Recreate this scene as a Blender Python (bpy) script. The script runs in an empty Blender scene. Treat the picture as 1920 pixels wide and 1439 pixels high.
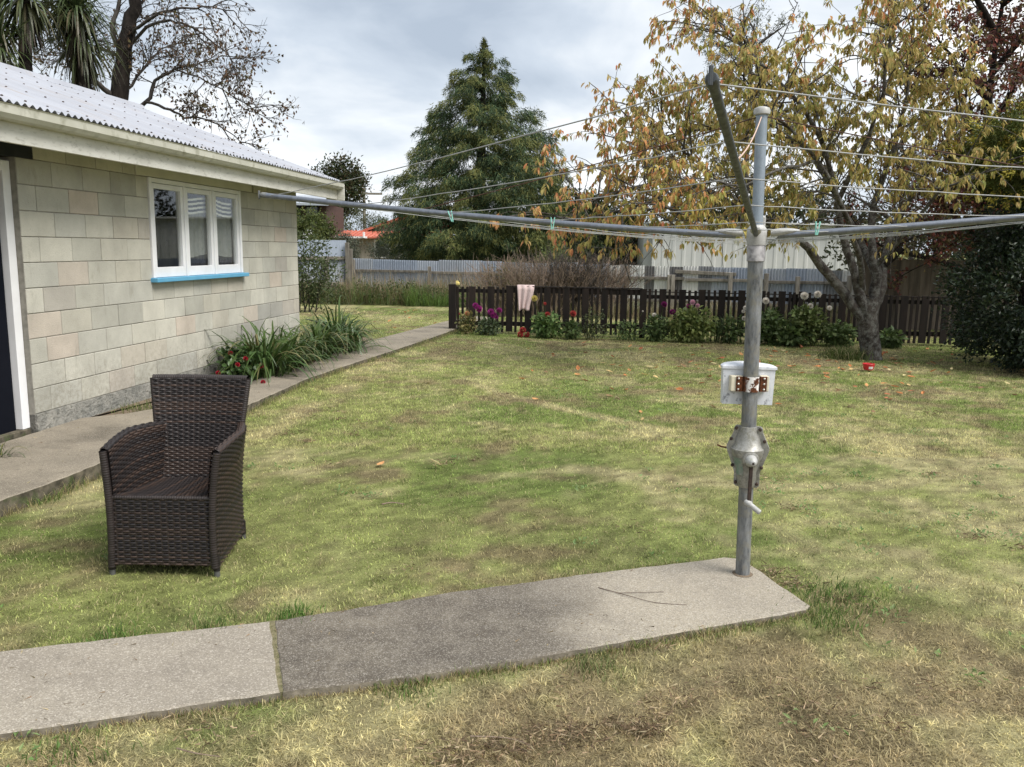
import bpy, math, random
import numpy as np
from mathutils import Vector, Matrix

R = math.radians
scene = bpy.context.scene
col = scene.collection
rng = np.random.default_rng(7)
random.seed(7)

# ------------------------------------------------------------------ camera
cam_data = bpy.data.cameras.new('camera')
cam_data.sensor_width = 36.0
cam_data.lens = 1562.9 / 1920 * 36.0
cam_data.clip_start = 0.05
cam_data.clip_end = 2000
cam = bpy.data.objects.new('camera', cam_data)
col.objects.link(cam)
cam.matrix_world = (Matrix.Translation((0, 0, 1.6)) @ Matrix.Rotation(R(90) - 0.1615, 4, 'X')
                    @ Matrix.Rotation(0.0143, 4, 'Z'))
scene.camera = cam

# ------------------------------------------------------------------ node helper
def nd(nt, typ, ins=None, **attrs):
    n = nt.nodes.new(typ)
    for k, v in attrs.items():
        setattr(n, k, v)
    for k, v in (ins or {}).items():
        s = n.inputs[k]
        if isinstance(v, bpy.types.NodeSocket):
            nt.links.new(v, s)
        else:
            s.default_value = v
    return n

def rgba(c):
    return (c[0], c[1], c[2], 1.0)

def ramp(nt, fac, stops):
    n = nd(nt, 'ShaderNodeValToRGB', {'Fac': fac})
    el = n.color_ramp.elements
    while len(el) > 1:
        el.remove(el[-1])
    el[0].position = stops[0][0]; el[0].color = rgba(stops[0][1])
    for p, c in stops[1:]:
        e = el.new(p); e.color = rgba(c)
    return n.outputs['Color']

def framp(nt, fac, a, b, lo=0.0, hi=1.0):
    n = nd(nt, 'ShaderNodeMapRange', {'Value': fac, 'From Min': a, 'From Max': b, 'To Min': lo, 'To Max': hi})
    return n.outputs['Result']

def mix(nt, fac, a, b, blend='MIX'):
    n = nt.nodes.new('ShaderNodeMix'); n.data_type = 'RGBA'; n.blend_type = blend
    for s, v in ((n.inputs[0], fac), (n.inputs[6], a), (n.inputs[7], b)):
        if isinstance(v, bpy.types.NodeSocket):
            nt.links.new(v, s)
        elif s.type == 'RGBA':
            s.default_value = rgba(v)
        else:
            s.default_value = v
    return n.outputs[2]

def noise(nt, vec, scale, detail=4, rough=0.55, dist=0.0):
    return nd(nt, 'ShaderNodeTexNoise', {'Vector': vec, 'Scale': scale, 'Detail': detail, 'Roughness': rough,
                                         'Distortion': dist}).outputs['Fac']

def vmul(nt, v, s):
    return nd(nt, 'ShaderNodeVectorMath', {0: v, 1: s}, operation='MULTIPLY').outputs[0]

def math_(nt, op, a, b=0.0, clamp=False):
    return nd(nt, 'ShaderNodeMath', {0: a, 1: b}, operation=op, use_clamp=clamp).outputs[0]

# ------------------------------------------------------------------ world: overcast sky
SUN_EL, SUN_AZ = R(54), R(122)
world = bpy.data.worlds.new('World')
scene.world = world
world.use_nodes = True
nt = world.node_tree
nt.nodes.clear()
sky = nd(nt, 'ShaderNodeTexSky', sky_type='NISHITA', sun_disc=False, sun_elevation=SUN_EL, sun_rotation=SUN_AZ,
         air_density=1.0, dust_density=2.0)
skyc = mix(nt, 1.0, sky.outputs['Color'], (0.10, 0.10, 0.10), 'MULTIPLY')
tc = nd(nt, 'ShaderNodeTexCoord').outputs['Generated']
sep = nd(nt, 'ShaderNodeSeparateXYZ', {0: tc})
zc = math_(nt, 'MAXIMUM', sep.outputs[2], 0.0)
zd = math_(nt, "ADD", zc, 0.34)
cx = math_(nt, 'DIVIDE', sep.outputs[0], zd)
cy = math_(nt, 'DIVIDE', sep.outputs[1], zd)
cv = nd(nt, 'ShaderNodeCombineXYZ', {0: cx, 1: cy, 2: 14.32}).outputs[0]
n1 = noise(nt, cv, 1.0, 5, 0.5, 0.5)
n2 = noise(nt, cv, 2.6, 6, 0.55, 0.35)
cl = math_(nt, 'ADD', math_(nt, 'MULTIPLY', n1, 0.60), math_(nt, 'MULTIPLY', n2, 0.40))
cloud = ramp(nt, cl, [(0.35, (0.25, 0.29, 0.345)), (0.45, (0.345, 0.385, 0.435)), (0.53, (0.475, 0.50, 0.525)), (0.61, (0.66, 0.66, 0.66))])
hz = framp(nt, zc, 0.0, 0.16, 0.55, 0.0)
cloud = mix(nt, hz, cloud, (0.415, 0.46, 0.515))
skyall = mix(nt, 0.95, skyc, cloud)
bg = nd(nt, 'ShaderNodeBackground', {'Color': skyall, 'Strength': 1.0})
out = nd(nt, 'ShaderNodeOutputWorld', {'Surface': bg.outputs[0]})

sun_d = bpy.data.lights.new('sun', 'SUN')
sun_d.energy = 2.6
sun_d.angle = R(35)
sun_d.color = (1.0, 0.96, 0.9)
sun = bpy.data.objects.new('sun', sun_d)
col.objects.link(sun)
_sd = Vector((math.sin(SUN_AZ) * math.cos(SUN_EL), math.cos(SUN_AZ) * math.cos(SUN_EL), math.sin(SUN_EL)))
sun.rotation_euler = (-_sd).to_track_quat('-Z', 'Y').to_euler()

vs = scene.view_settings
vs.view_transform = 'Standard'
vs.look = 'None'
vs.exposure = 1.0
vs.gamma = 1.0
vs.use_curve_mapping = False
scene.render.engine = 'CYCLES'
scene.cycles.use_denoising = True
scene.cycles.max_bounces = 6
scene.cycles.transparent_max_bounces = 8
scene.cycles.use_adaptive_sampling = True
scene.cycles.adaptive_threshold = 0.015

# ------------------------------------------------------------------ materials
def base_mat(name, rough=0.8, metal=0.0, spec=0.3):
    m = bpy.data.materials.new(name)
    m.use_nodes = True
    nt = m.node_tree
    b = nt.nodes['Principled BSDF']
    b.inputs['Roughness'].default_value = rough
    b.inputs['Metallic'].default_value = metal
    b.inputs['Specular IOR Level'].default_value = spec
    return m, nt, b

def bump(nt, b, h, strength=0.3, dist=0.01):
    bn = nd(nt, 'ShaderNodeBump', {'Height': h, 'Strength': strength, 'Distance': dist})
    nt.links.new(bn.outputs[0], b.inputs['Normal'])

def pos(nt):
    return nd(nt, 'ShaderNodeNewGeometry').outputs['Position']

def objrnd(nt):
    return nd(nt, 'ShaderNodeObjectInfo').outputs['Random']

def mat_noise(name, c1, c2, scale=6, rough=0.8, metal=0.0, spec=0.3, bmp=0.0, bscale=60, stretch=(1, 1, 1), rnd=0.0,
              c3=None, s3=30, lo=0.35, hi=0.65, bdist=0.006):
    m, nt, b = base_mat(name, rough, metal, spec)
    p = vmul(nt, pos(nt), stretch)
    f = framp(nt, noise(nt, p, scale, 5), lo, hi)
    c = mix(nt, f, c1, c2)
    if c3 is not None:
        f3 = framp(nt, noise(nt, p, s3, 4), 0.55, 0.75)
        c = mix(nt, f3, c, c3)
    if rnd:
        v = framp(nt, objrnd(nt), 0, 1, 1 - rnd, 1 + rnd)
        c = nd(nt, 'ShaderNodeHueSaturation', {'Color': c, 'Value': v}).outputs[0]
    nt.links.new(c, b.inputs['Base Color'])
    if bmp:
        bump(nt, b, noise(nt, p, bscale, 4), bmp, bdist)
    return m

def mat_leaf(name, transl=0.35, rough=0.55, spec=0.3, vnoise=0.0):
    m, nt, b = base_mat(name, rough, 0, spec)
    a = nd(nt, 'ShaderNodeVertexColor', layer_name='Col').outputs['Color']
    if vnoise:
        f = framp(nt, noise(nt, pos(nt), 28, 3), 0.3, 0.7, 1 - vnoise, 1 + vnoise)
        a = nd(nt, 'ShaderNodeHueSaturation', {'Color': a, 'Value': f}).outputs[0]
    nt.links.new(a, b.inputs['Base Color'])
    t = nd(nt, 'ShaderNodeBsdfTranslucent', {'Color': a})
    ms = nd(nt, 'ShaderNodeMixShader', {0: transl})
    nt.links.new(b.outputs[0], ms.inputs[1]); nt.links.new(t.outputs[0], ms.inputs[2])
    o = nt.nodes['Material Output']
    nt.links.new(ms.outputs[0], o.inputs['Surface'])
    return m

def mat_vcol(name, rough=0.6, spec=0.3, metal=0.0):
    m, nt, b = base_mat(name, rough, metal, spec)
    a = nd(nt, 'ShaderNodeVertexColor', layer_name='Col').outputs['Color']
    nt.links.new(a, b.inputs['Base Color'])
    return m

LEAF = mat_leaf('leaf')
GRASS = mat_leaf('grass_blade', 0.45, 0.6, 0.3)
LEAF_THIN = mat_leaf('thin_autumn_leaf', 0.5, 0.6, 0.2)
LEAF_GLOSS = mat_leaf('leaf_glossy', 0.22, 0.38, 0.4)
LEAF_DRY = mat_leaf('leaf_dry', 0.25, 0.75, 0.15, 0.3)
NEEDLE = mat_leaf('needle_foliage', 0.15, 0.7, 0.15)

# bark materials
def mat_bark(name, c1, c2, lichen=None, scale=9):
    m, nt, b = base_mat(name, 0.9, 0, 0.15)
    p = pos(nt)
    ps = vmul(nt, p, (1, 1, 0.45))
    f = framp(nt, noise(nt, ps, scale, 6, 0.65), 0.35, 0.65)
    c = mix(nt, f, c1, c2)
    if lichen is not None:
        l = framp(nt, noise(nt, p, 12, 8, 0.78), 0.45, 0.63, 0, .85)
        c = mix(nt, l, c, lichen)
    nt.links.new(c, b.inputs['Base Color'])
    bump(nt, b, noise(nt, ps, scale * 4, 5, 0.7), 0.7, 0.02)
    return m

BARK_CHERRY = mat_bark('cherry_bark', (0.026, 0.022, 0.02), (0.085, 0.072, 0.063), (0.20, 0.20, 0.185))
BARK_DARK = mat_bark('dark_bark', (0.012, 0.010, 0.009), (0.035, 0.028, 0.024))
BARK_GREY = mat_bark('grey_bark', (0.035, 0.03, 0.027), (0.10, 0.088, 0.078))
STEM_DRY = mat_bark('dry_stem', (0.16, 0.115, 0.085), (0.30, 0.235, 0.18))
STEM_GREEN = mat_bark('green_stem', (0.05, 0.075, 0.02), (0.09, 0.11, 0.035))

# concrete blocks: tint differs from block to block
m, nt, b = base_mat('concrete_block', 0.92, 0, 0.15)
r_ = objrnd(nt)
tint = ramp(nt, r_, [(0.0, (0.34, 0.335, 0.295)), (0.2, (0.455, 0.44, 0.38)), (0.45, (0.39, 0.385, 0.345)), (0.66, (0.48, 0.465, 0.405)), (0.80, (0.42, 0.40, 0.34)),
                     (0.90, (0.46, 0.405, 0.345)), (0.95, (0.325, 0.32, 0.29)), (1.0, (0.475, 0.415, 0.35))])
p = pos(nt)
st = framp(nt, noise(nt, p, 3.0, 5, 0.6), 0.3, 0.7, 0.84, 1.13)
c = nd(nt, 'ShaderNodeHueSaturation', {'Color': tint, 'Value': st}).outputs[0]
sp = framp(nt, noise(nt, p, 85, 3), 0.60, 0.74, 0.0, 0.55)
c = mix(nt, sp, c, (0.25, 0.235, 0.20))
# lichen and dirt blotches
dz = framp(nt, noise(nt, vmul(nt, p, (1, 1, 0.35)), 7, 5, 0.7), 0.60, 0.72, 0.0, 0.55)
c = mix(nt, dz, c, (0.27, 0.26, 0.215))
zs = nd(nt, 'ShaderNodeSeparateXYZ', {0: p}).outputs[2]
spl = math_(nt, 'MULTIPLY', framp(nt, math_(nt, 'ADD', zs, framp(nt, noise(nt, p, 4, 5), .2, .8, -.25, .25)), .75, .2), framp(nt, noise(nt, p, 26, 5, .7), .42, .62, 0, .6))
c = mix(nt, spl, c, (0.22, 0.205, 0.165))
nt.links.new(c, b.inputs['Base Color'])
bump(nt, b, noise(nt, p, 110, 5), 0.5, 0.006)
BLOCK = m
MORTAR = mat_noise('mortar', (0.20, 0.19, 0.165), (0.29, 0.275, 0.24), 20, 0.95)

# footing: rough dark plaster with pale salts
FOOTING = mat_noise('rough_footing', (0.16, 0.16, 0.145), (0.30, 0.29, 0.26), 12, 0.95, bmp=0.8, bscale=45, c3=(0.10, 0.10, 0.085), s3=25, bdist=0.02)

# exposed aggregate concrete
def mat_concrete(name, c1, c2, dark, speck_d, speck_l, stain_lo, stain_hi, scale=1.1):
    m, nt, b = base_mat(name, 0.93, 0, 0.2)
    p = pos(nt)
    f = framp(nt, noise(nt, p, 2.2, 6, 0.6), 0.35, 0.65)
    c = mix(nt, f, c1, c2)
    s = framp(nt, noise(nt, p, scale, 6, 0.62), stain_lo, stain_hi)
    c = mix(nt, s, c, dark)
    v = nd(nt, 'ShaderNodeTexVoronoi', {'Vector': p, 'Scale': 190.0}).outputs['Color']
    g = nd(nt, 'ShaderNodeSeparateColor', {0: v}).outputs[0]
    c = mix(nt, framp(nt, g, 0.78, 0.86, 0, 0.34), c, speck_l)
    c = mix(nt, framp(nt, g, 0.22, 0.12, 0, 0.38), c, speck_d)
    mo = framp(nt, noise(nt, p, 13, 7, .72), .56, .70, 0, .55)
    c = mix(nt, mo, c, dark)
    li_ = framp(nt, noise(nt, p, 21, 6, .7), .64, .70, 0, .45)
    c = mix(nt, li_, c, speck_l)
    fine = framp(nt, noise(nt, p, 220, 2), 0.3, 0.7, 0.8, 1.2)
    c = nd(nt, 'ShaderNodeHueSaturation', {'Color': c, 'Value': fine}).outputs[0]
    nt.links.new(c, b.inputs['Base Color'])
    bump(nt, b, noise(nt, p, 120, 4), 0.5, 0.006)
    return m, nt, b

CONC_LIGHT, _, _ = mat_concrete('aggregate_concrete_pale', (0.285, 0.255, 0.208), (0.225, 0.20, 0.165), (0.15, 0.133, 0.11),
                                (0.15, 0.13, 0.11), (0.52, 0.48, 0.42), 0.60, 0.80)
# the right-hand slab: a dark weathered middle, pale towards the post
CONC_DARK, nt, b = mat_concrete('aggregate_concrete_stained', (0.30, 0.265, 0.208), (0.25, 0.222, 0.178), (0.175, 0.155, 0.13),
                                (0.12, 0.105, 0.095), (0.50, 0.465, 0.41), 0.62, 0.82)
src = b.inputs['Base Color'].links[0].from_socket
p = pos(nt)
sp_ = nd(nt, 'ShaderNodeSeparateXYZ', {0: p})
wob = framp(nt, noise(nt, p, 3.5, 5), 0.2, 0.8, -0.30, 0.30)
xx = math_(nt, 'ADD', sp_.outputs[0], wob)
stain = math_(nt, 'MULTIPLY', framp(nt, xx, 0.52, 0.10), framp(nt, xx, -1.35, -1.05))
stain = math_(nt, 'MULTIPLY', stain, framp(nt, noise(nt, p, 7, 7, .7), .3, .6, .62, .95))
c = mix(nt, stain, src, mix(nt, 1.0, src, (0.33, 0.32, 0.325), 'MULTIPLY'))
v_ = nd(nt, 'ShaderNodeTexVoronoi', {'Vector': p, 'Scale': 240.0}).outputs['Color']
g_ = nd(nt, 'ShaderNodeSeparateColor', {0: v_}).outputs[1]
c = mix(nt, framp(nt, g_, .80, .86, 0, .42), c, (.36, .335, .29))
nt.links.new(c, b.inputs['Base Color'])
CONC_PATH, _, _ = mat_concrete('path_concrete', (0.25, 0.218, 0.17), (0.185, 0.162, 0.128), (0.095, 0.083, 0.066),
                               (0.16, 0.14, 0.115), (0.44, 0.40, 0.33), 0.54, 0.74, 1.3)
KERB = mat_noise('mossy_concrete_edge', (0.045, 0.04, 0.028), (0.15, 0.13, 0.095), 14, 0.95, bmp=0.8, bscale=30, c3=(0.05, 0.075, 0.02), s3=9)
EDGE = mat_noise('worn_slab_edge', (0.12, 0.105, 0.08), (0.24, 0.21, 0.165), 16, 0.95, bmp=0.8, bscale=40, c3=(0.06, 0.055, 0.035), s3=12)
MOSS = mat_noise('joint_moss', (0.10, 0.095, 0.045), (0.19, 0.165, 0.10), 40, 1.0, bmp=0.9, bscale=80)
SOIL = mat_noise('soil', (0.10, 0.075, 0.05), (0.20, 0.155, 0.11), 9, 1.0, bmp=0.9, bscale=40, bdist=0.02)

# paint / timber / metal
PAINT_WHITE = mat_noise('white_paint', (0.78, 0.78, 0.80), (0.70, 0.70, 0.71), 4, 0.45, spec=0.4)
PAINT_FASCIA = mat_noise('weathered_white_paint', (0.66, 0.65, 0.60), (0.55, 0.54, 0.49), 3, 0.6, stretch=(1, 1, 3), c3=(0.38, 0.37, 0.32), s3=16)
PAINT_CREAM = mat_noise('cream_gutter_paint', (0.53, 0.525, 0.46), (0.45, 0.445, 0.38), 3, 0.5, c3=(0.29, 0.285, 0.22), s3=9)
PAINT_SOFFIT = mat_noise('soffit_paint', (0.56, 0.545, 0.47), (0.48, 0.465, 0.40), 3, 0.7)
PAINT_BLUE = mat_noise('blue_sill_paint', (0.095, 0.31, 0.49), (0.12, 0.345, 0.52), 8, 0.5)
DOOR_DARK = mat_noise('near_black_door_paint', (0.005, 0.006, 0.010), (0.007, 0.008, 0.013), 3, 0.9, spec=0.08)
LINTEL = mat_noise('dark_lintel_timber', (0.012, 0.015, 0.02), (0.022, 0.025, 0.03), 8, 0.8)
FENCE_DARK = mat_noise('dark_stained_timber', (0.008, 0.006, 0.005), (0.022, 0.015, 0.012), 10, 0.8, stretch=(1, 1, 0.15), bmp=0.3, rnd=0.35)
TIMBER_GREY = mat_noise('weathered_timber', (0.13, 0.115, 0.095), (0.26, 0.24, 0.205), 12, 0.9, stretch=(1, 1, 0.2), rnd=0.2, bmp=0.4)
TIMBER_BROWN = mat_noise('old_paling_timber', (0.075, 0.06, 0.047), (0.14, 0.115, 0.09), 9, 0.95, stretch=(1, 1, 0.15), rnd=0.25)
BLIND_GREY = mat_noise('grey_curtain', (0.19, 0.20, 0.20), (0.24, 0.25, 0.25), 14, 0.9)
BLIND_STRIPE = mat_noise('white_curtain_stripe', (0.88, 0.88, 0.88), (0.92, 0.92, 0.92), 8, 0.8)
BLIND_NAVY = mat_noise('navy_curtain', (0.010, 0.013, 0.025), (0.016, 0.02, 0.035), 8, 0.9)
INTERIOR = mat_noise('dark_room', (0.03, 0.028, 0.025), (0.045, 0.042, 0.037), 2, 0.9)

def mat_galv(name, c1, c2, rust=None, rscale=6, rlo=0.6, rhi=0.75, rough=0.5, metal=0.55, stretch=(1, 1, 0.25)):
    m, nt, b = base_mat(name, rough, metal, 0.4)
    p = pos(nt)
    f = framp(nt, noise(nt, vmul(nt, p, stretch), 38, 7, 0.7), 0.34, 0.66)
    c = mix(nt, f, c1, c2)
    sp = framp(nt, noise(nt, p, 130, 3), 0.58, 0.75, 0, 0.5)
    c = mix(nt, sp, c, (c1[0] * 0.55, c1[1] * 0.55, c1[2] * 0.55))
    if rust is not None:
        r = framp(nt, noise(nt, p, rscale, 6, 0.7), rlo, rhi)
        c = mix(nt, r, c, rust)
        nt.links.new(framp(nt, r, 0, 1, metal, 0.0), b.inputs['Metallic'])
    nt.links.new(c, b.inputs['Base Color'])
    nt.links.new(framp(nt, f, 0, 1, rough - 0.1, rough + 0.15), b.inputs['Roughness'])
    bump(nt, b, noise(nt, p, 160, 3), 0.12, 0.003)
    return m

GALV_POST = mat_galv('weathered_galvanised_post', (0.27, 0.28, 0.285), (0.085, 0.09, 0.092), (0.20, 0.19, 0.155), 18, 0.48, 0.66, 0.6, 0.35)
GALV_ARM = mat_galv('galvanised_tube', (0.24, 0.26, 0.30), (0.165, 0.18, 0.21), None, rough=0.42, metal=0.75)
GALV_SHADED = mat_galv('shaded_galvanised_tube', (0.085, 0.095, 0.10), (0.055, 0.06, 0.065), None, rough=0.5, metal=0.5)  # same tube metal for the near arm, its underside shade put into the colour
GALV_MAST = mat_galv('galvanised_mast', (0.30, 0.35, 0.40), (0.23, 0.27, 0.315), None, rough=0.5, metal=0.5)
CAST_ALLOY = mat_galv('cast_alloy', (0.40, 0.395, 0.365), (0.22, 0.215, 0.195), (0.17, 0.165, 0.125), 26, 0.52, 0.68, 0.5, 0.5, (1, 1, 1))
CAST_PALE = mat_galv('pale_cast_bracket', (0.46, 0.46, 0.45), (0.33, 0.33, 0.315), (0.26, 0.28, 0.19), 26, 0.60, 0.75, 0.6, 0.2, (1, 1, 1))
GREEN_PATINA = mat_galv('green_worn_paint', (0.13, 0.22, 0.17), (0.22, 0.28, 0.23), (0.30, 0.29, 0.26), 30, 0.45, 0.65, 0.6, 0.2, (1, 1, 1))
RUST = mat_noise('rusty_steel', (0.055, 0.022, 0.012), (0.14, 0.05, 0.022), 30, 0.9, bmp=0.5, bscale=140)
RUST_WIRE = mat_noise('rusty_wire', (0.045, 0.025, 0.018), (0.09, 0.045, 0.028), 40, 0.8)
BOLT = mat_noise('brown_bolt', (0.04, 0.03, 0.026), (0.08, 0.055, 0.045), 60, 0.7, metal=0.3)
SCREW = mat_noise('zinc_screw', (0.55, 0.54, 0.5), (0.42, 0.41, 0.38), 60, 0.4, metal=0.6)
COLLAR = mat_noise('stained_collar_paint', (0.44, 0.43, 0.44), (0.34, 0.33, 0.34), 30, 0.7, c3=(0.05, 0.045, 0.055), s3=16)
WIRE = mat_noise('plastic_coated_line', (0.33, 0.335, 0.33), (0.24, 0.245, 0.24), 30, 0.6)
LINK_COPPER = mat_noise('pinkish_cord', (0.55, 0.40, 0.33), (0.48, 0.34, 0.28), 30, 0.6)
PEG = mat_noise('mint_plastic', (0.25, 0.60, 0.52), (0.30, 0.66, 0.58), 40, 0.4)
BOX_WHITE = mat_galv('worn_white_enamel', (0.70, 0.72, 0.76), (0.56, 0.59, 0.64), (0.27, 0.285, 0.32), 30, 0.585, 0.66, 0.4, 0.0, (1, 1, 0.3))
CREAM_WOOD = mat_noise('cream_painted_wood', (0.66, 0.61, 0.48), (0.58, 0.53, 0.41), 30, 0.7)
m, nt, b = base_mat('rusty_strap_with_white_paint', 0.85, 0, 0.2)
p = pos(nt)
c = mix(nt, framp(nt, noise(nt, p, 55, 4), 0.35, 0.65), (0.055, 0.022, 0.012), (0.15, 0.055, 0.024))
pa = framp(nt, noise(nt, p, 38, 5, 0.6), 0.52, 0.47)
nrm = nd(nt, 'ShaderNodeSeparateXYZ', {0: nd(nt, 'ShaderNodeTexCoord').outputs['Object']})
inx = math_(nt, 'MULTIPLY', framp(nt, nrm.outputs[0], -0.033, -0.020), framp(nt, nrm.outputs[0], 0.040, 0.028))
c = mix(nt, math_(nt, 'MULTIPLY', pa, inx), c, (0.74, 0.72, 0.70))
nt.links.new(c, b.inputs['Base Color'])
STRAP = m

# zinc roof with rust streaks down the slope
m, nt, b = base_mat('corrugated_zinc_roof', 0.55, 0.15, 0.35)
p = pos(nt)
f = framp(nt, noise(nt, p, 1.6, 5), 0.3, 0.7)
c = mix(nt, f, (0.375, 0.39, 0.43), (0.31, 0.32, 0.355))
sv = vmul(nt, p, (0.25, 5.0, 1.0))
r_ = framp(nt, noise(nt, sv, 2.3, 5, 0.6), 0.56, 0.72, 0, 0.6)
c = mix(nt, r_, c, (0.30, 0.235, 0.18))
nt.links.new(c, b.inputs['Base Color'])
ROOF = m
ROOF_RED = mat_noise('red_painted_iron', (0.42, 0.115, 0.075), (0.50, 0.155, 0.10), 2, 0.6)

# thin window glass
m = bpy.data.materials.new('window_glass'); m.use_nodes = True
nt = m.node_tree; nt.nodes.clear()
ior = framp(nt, nd(nt, 'ShaderNodeNewGeometry').outputs['Backfacing'], 0, 1, 1.5, 0.66667)
fr = nd(nt, 'ShaderNodeFresnel', {'IOR': ior})
tr = nd(nt, 'ShaderNodeBsdfTransparent', {'Color': (0.97, 0.98, 0.97, 1)})
gl = nd(nt, 'ShaderNodeBsdfGlossy', {'Roughness': 0.02, 'Color': (0.9, 0.9, 0.9, 1)})
ms = nd(nt, 'ShaderNodeMixShader', {0: fr.outputs[0], 1: tr.outputs[0], 2: gl.outputs[0]})
nd(nt, 'ShaderNodeOutputMaterial', {'Surface': ms.outputs[0]})
GLASS = m

# ------------------------------------------------------------------ mesh + object helpers
WO = {}

def mesh_np(name, verts, faces, mat=None, cols=None, smooth=False):
    """faces: list of (M,k) int arrays or a plain list of tuples"""
    me = bpy.data.meshes.new(name)
    verts = np.asarray(verts, dtype=np.float32).reshape(-1, 3)
    if isinstance(faces, np.ndarray):
        faces = [faces]
    if faces and isinstance(faces[0], np.ndarray):
        tot = np.concatenate([np.full(len(f), f.shape[1], dtype=np.int32) for f in faces])
        idx = np.concatenate([f.ravel() for f in faces]).astype(np.int32)
    else:
        tot = np.array([len(f) for f in faces], dtype=np.int32)
        idx = np.array([i for f in faces for i in f], dtype=np.int32)
    start = np.concatenate([[0], np.cumsum(tot)[:-1]]).astype(np.int32)
    me.vertices.add(len(verts)); me.vertices.foreach_set('co', verts.ravel())
    me.loops.add(len(idx)); me.loops.foreach_set('vertex_index', idx)
    me.polygons.add(len(tot)); me.polygons.foreach_set('loop_start', start); me.polygons.foreach_set('loop_total', tot)
    me.update(calc_edges=True)
    me.polygons.foreach_set('use_smooth', np.full(len(tot), bool(smooth)))
    if cols is not None:
        ca = me.color_attributes.new('Col', 'FLOAT_COLOR', 'POINT')
        cc = np.ones((len(verts), 4), dtype=np.float32); cc[:, :3] = cols
        ca.data.foreach_set('color', cc.ravel())
    if mat is not None:
        me.materials.append(mat)
    return me

def props(o, label=None, cat=None, group=None, kind=None):
    if label: o['label'] = label
    if cat: o['category'] = cat
    if group: o['group'] = group
    if kind: o['kind'] = kind
    return o

def link(name, me, parent=None, loc=None, rot=None, scale=None, **kw):
    """loc in world space; the parents are never rotated"""
    o = bpy.data.objects.new(name, me)
    col.objects.link(o)
    pw = WO[parent] if parent is not None else Vector((0, 0, 0))
    w = Vector(loc) if loc is not None else pw.copy()
    o.parent = parent
    o.location = w - pw
    WO[o] = w
    if rot is not None: o.rotation_euler = rot
    if scale is not None: o.scale = scale if hasattr(scale, '__len__') else (scale,) * 3
    props(o, **kw)
    return o

def thing(name, loc, label, cat, group=None):
    return link(name, None, None, loc, label=label, cat=cat, group=group)

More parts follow.
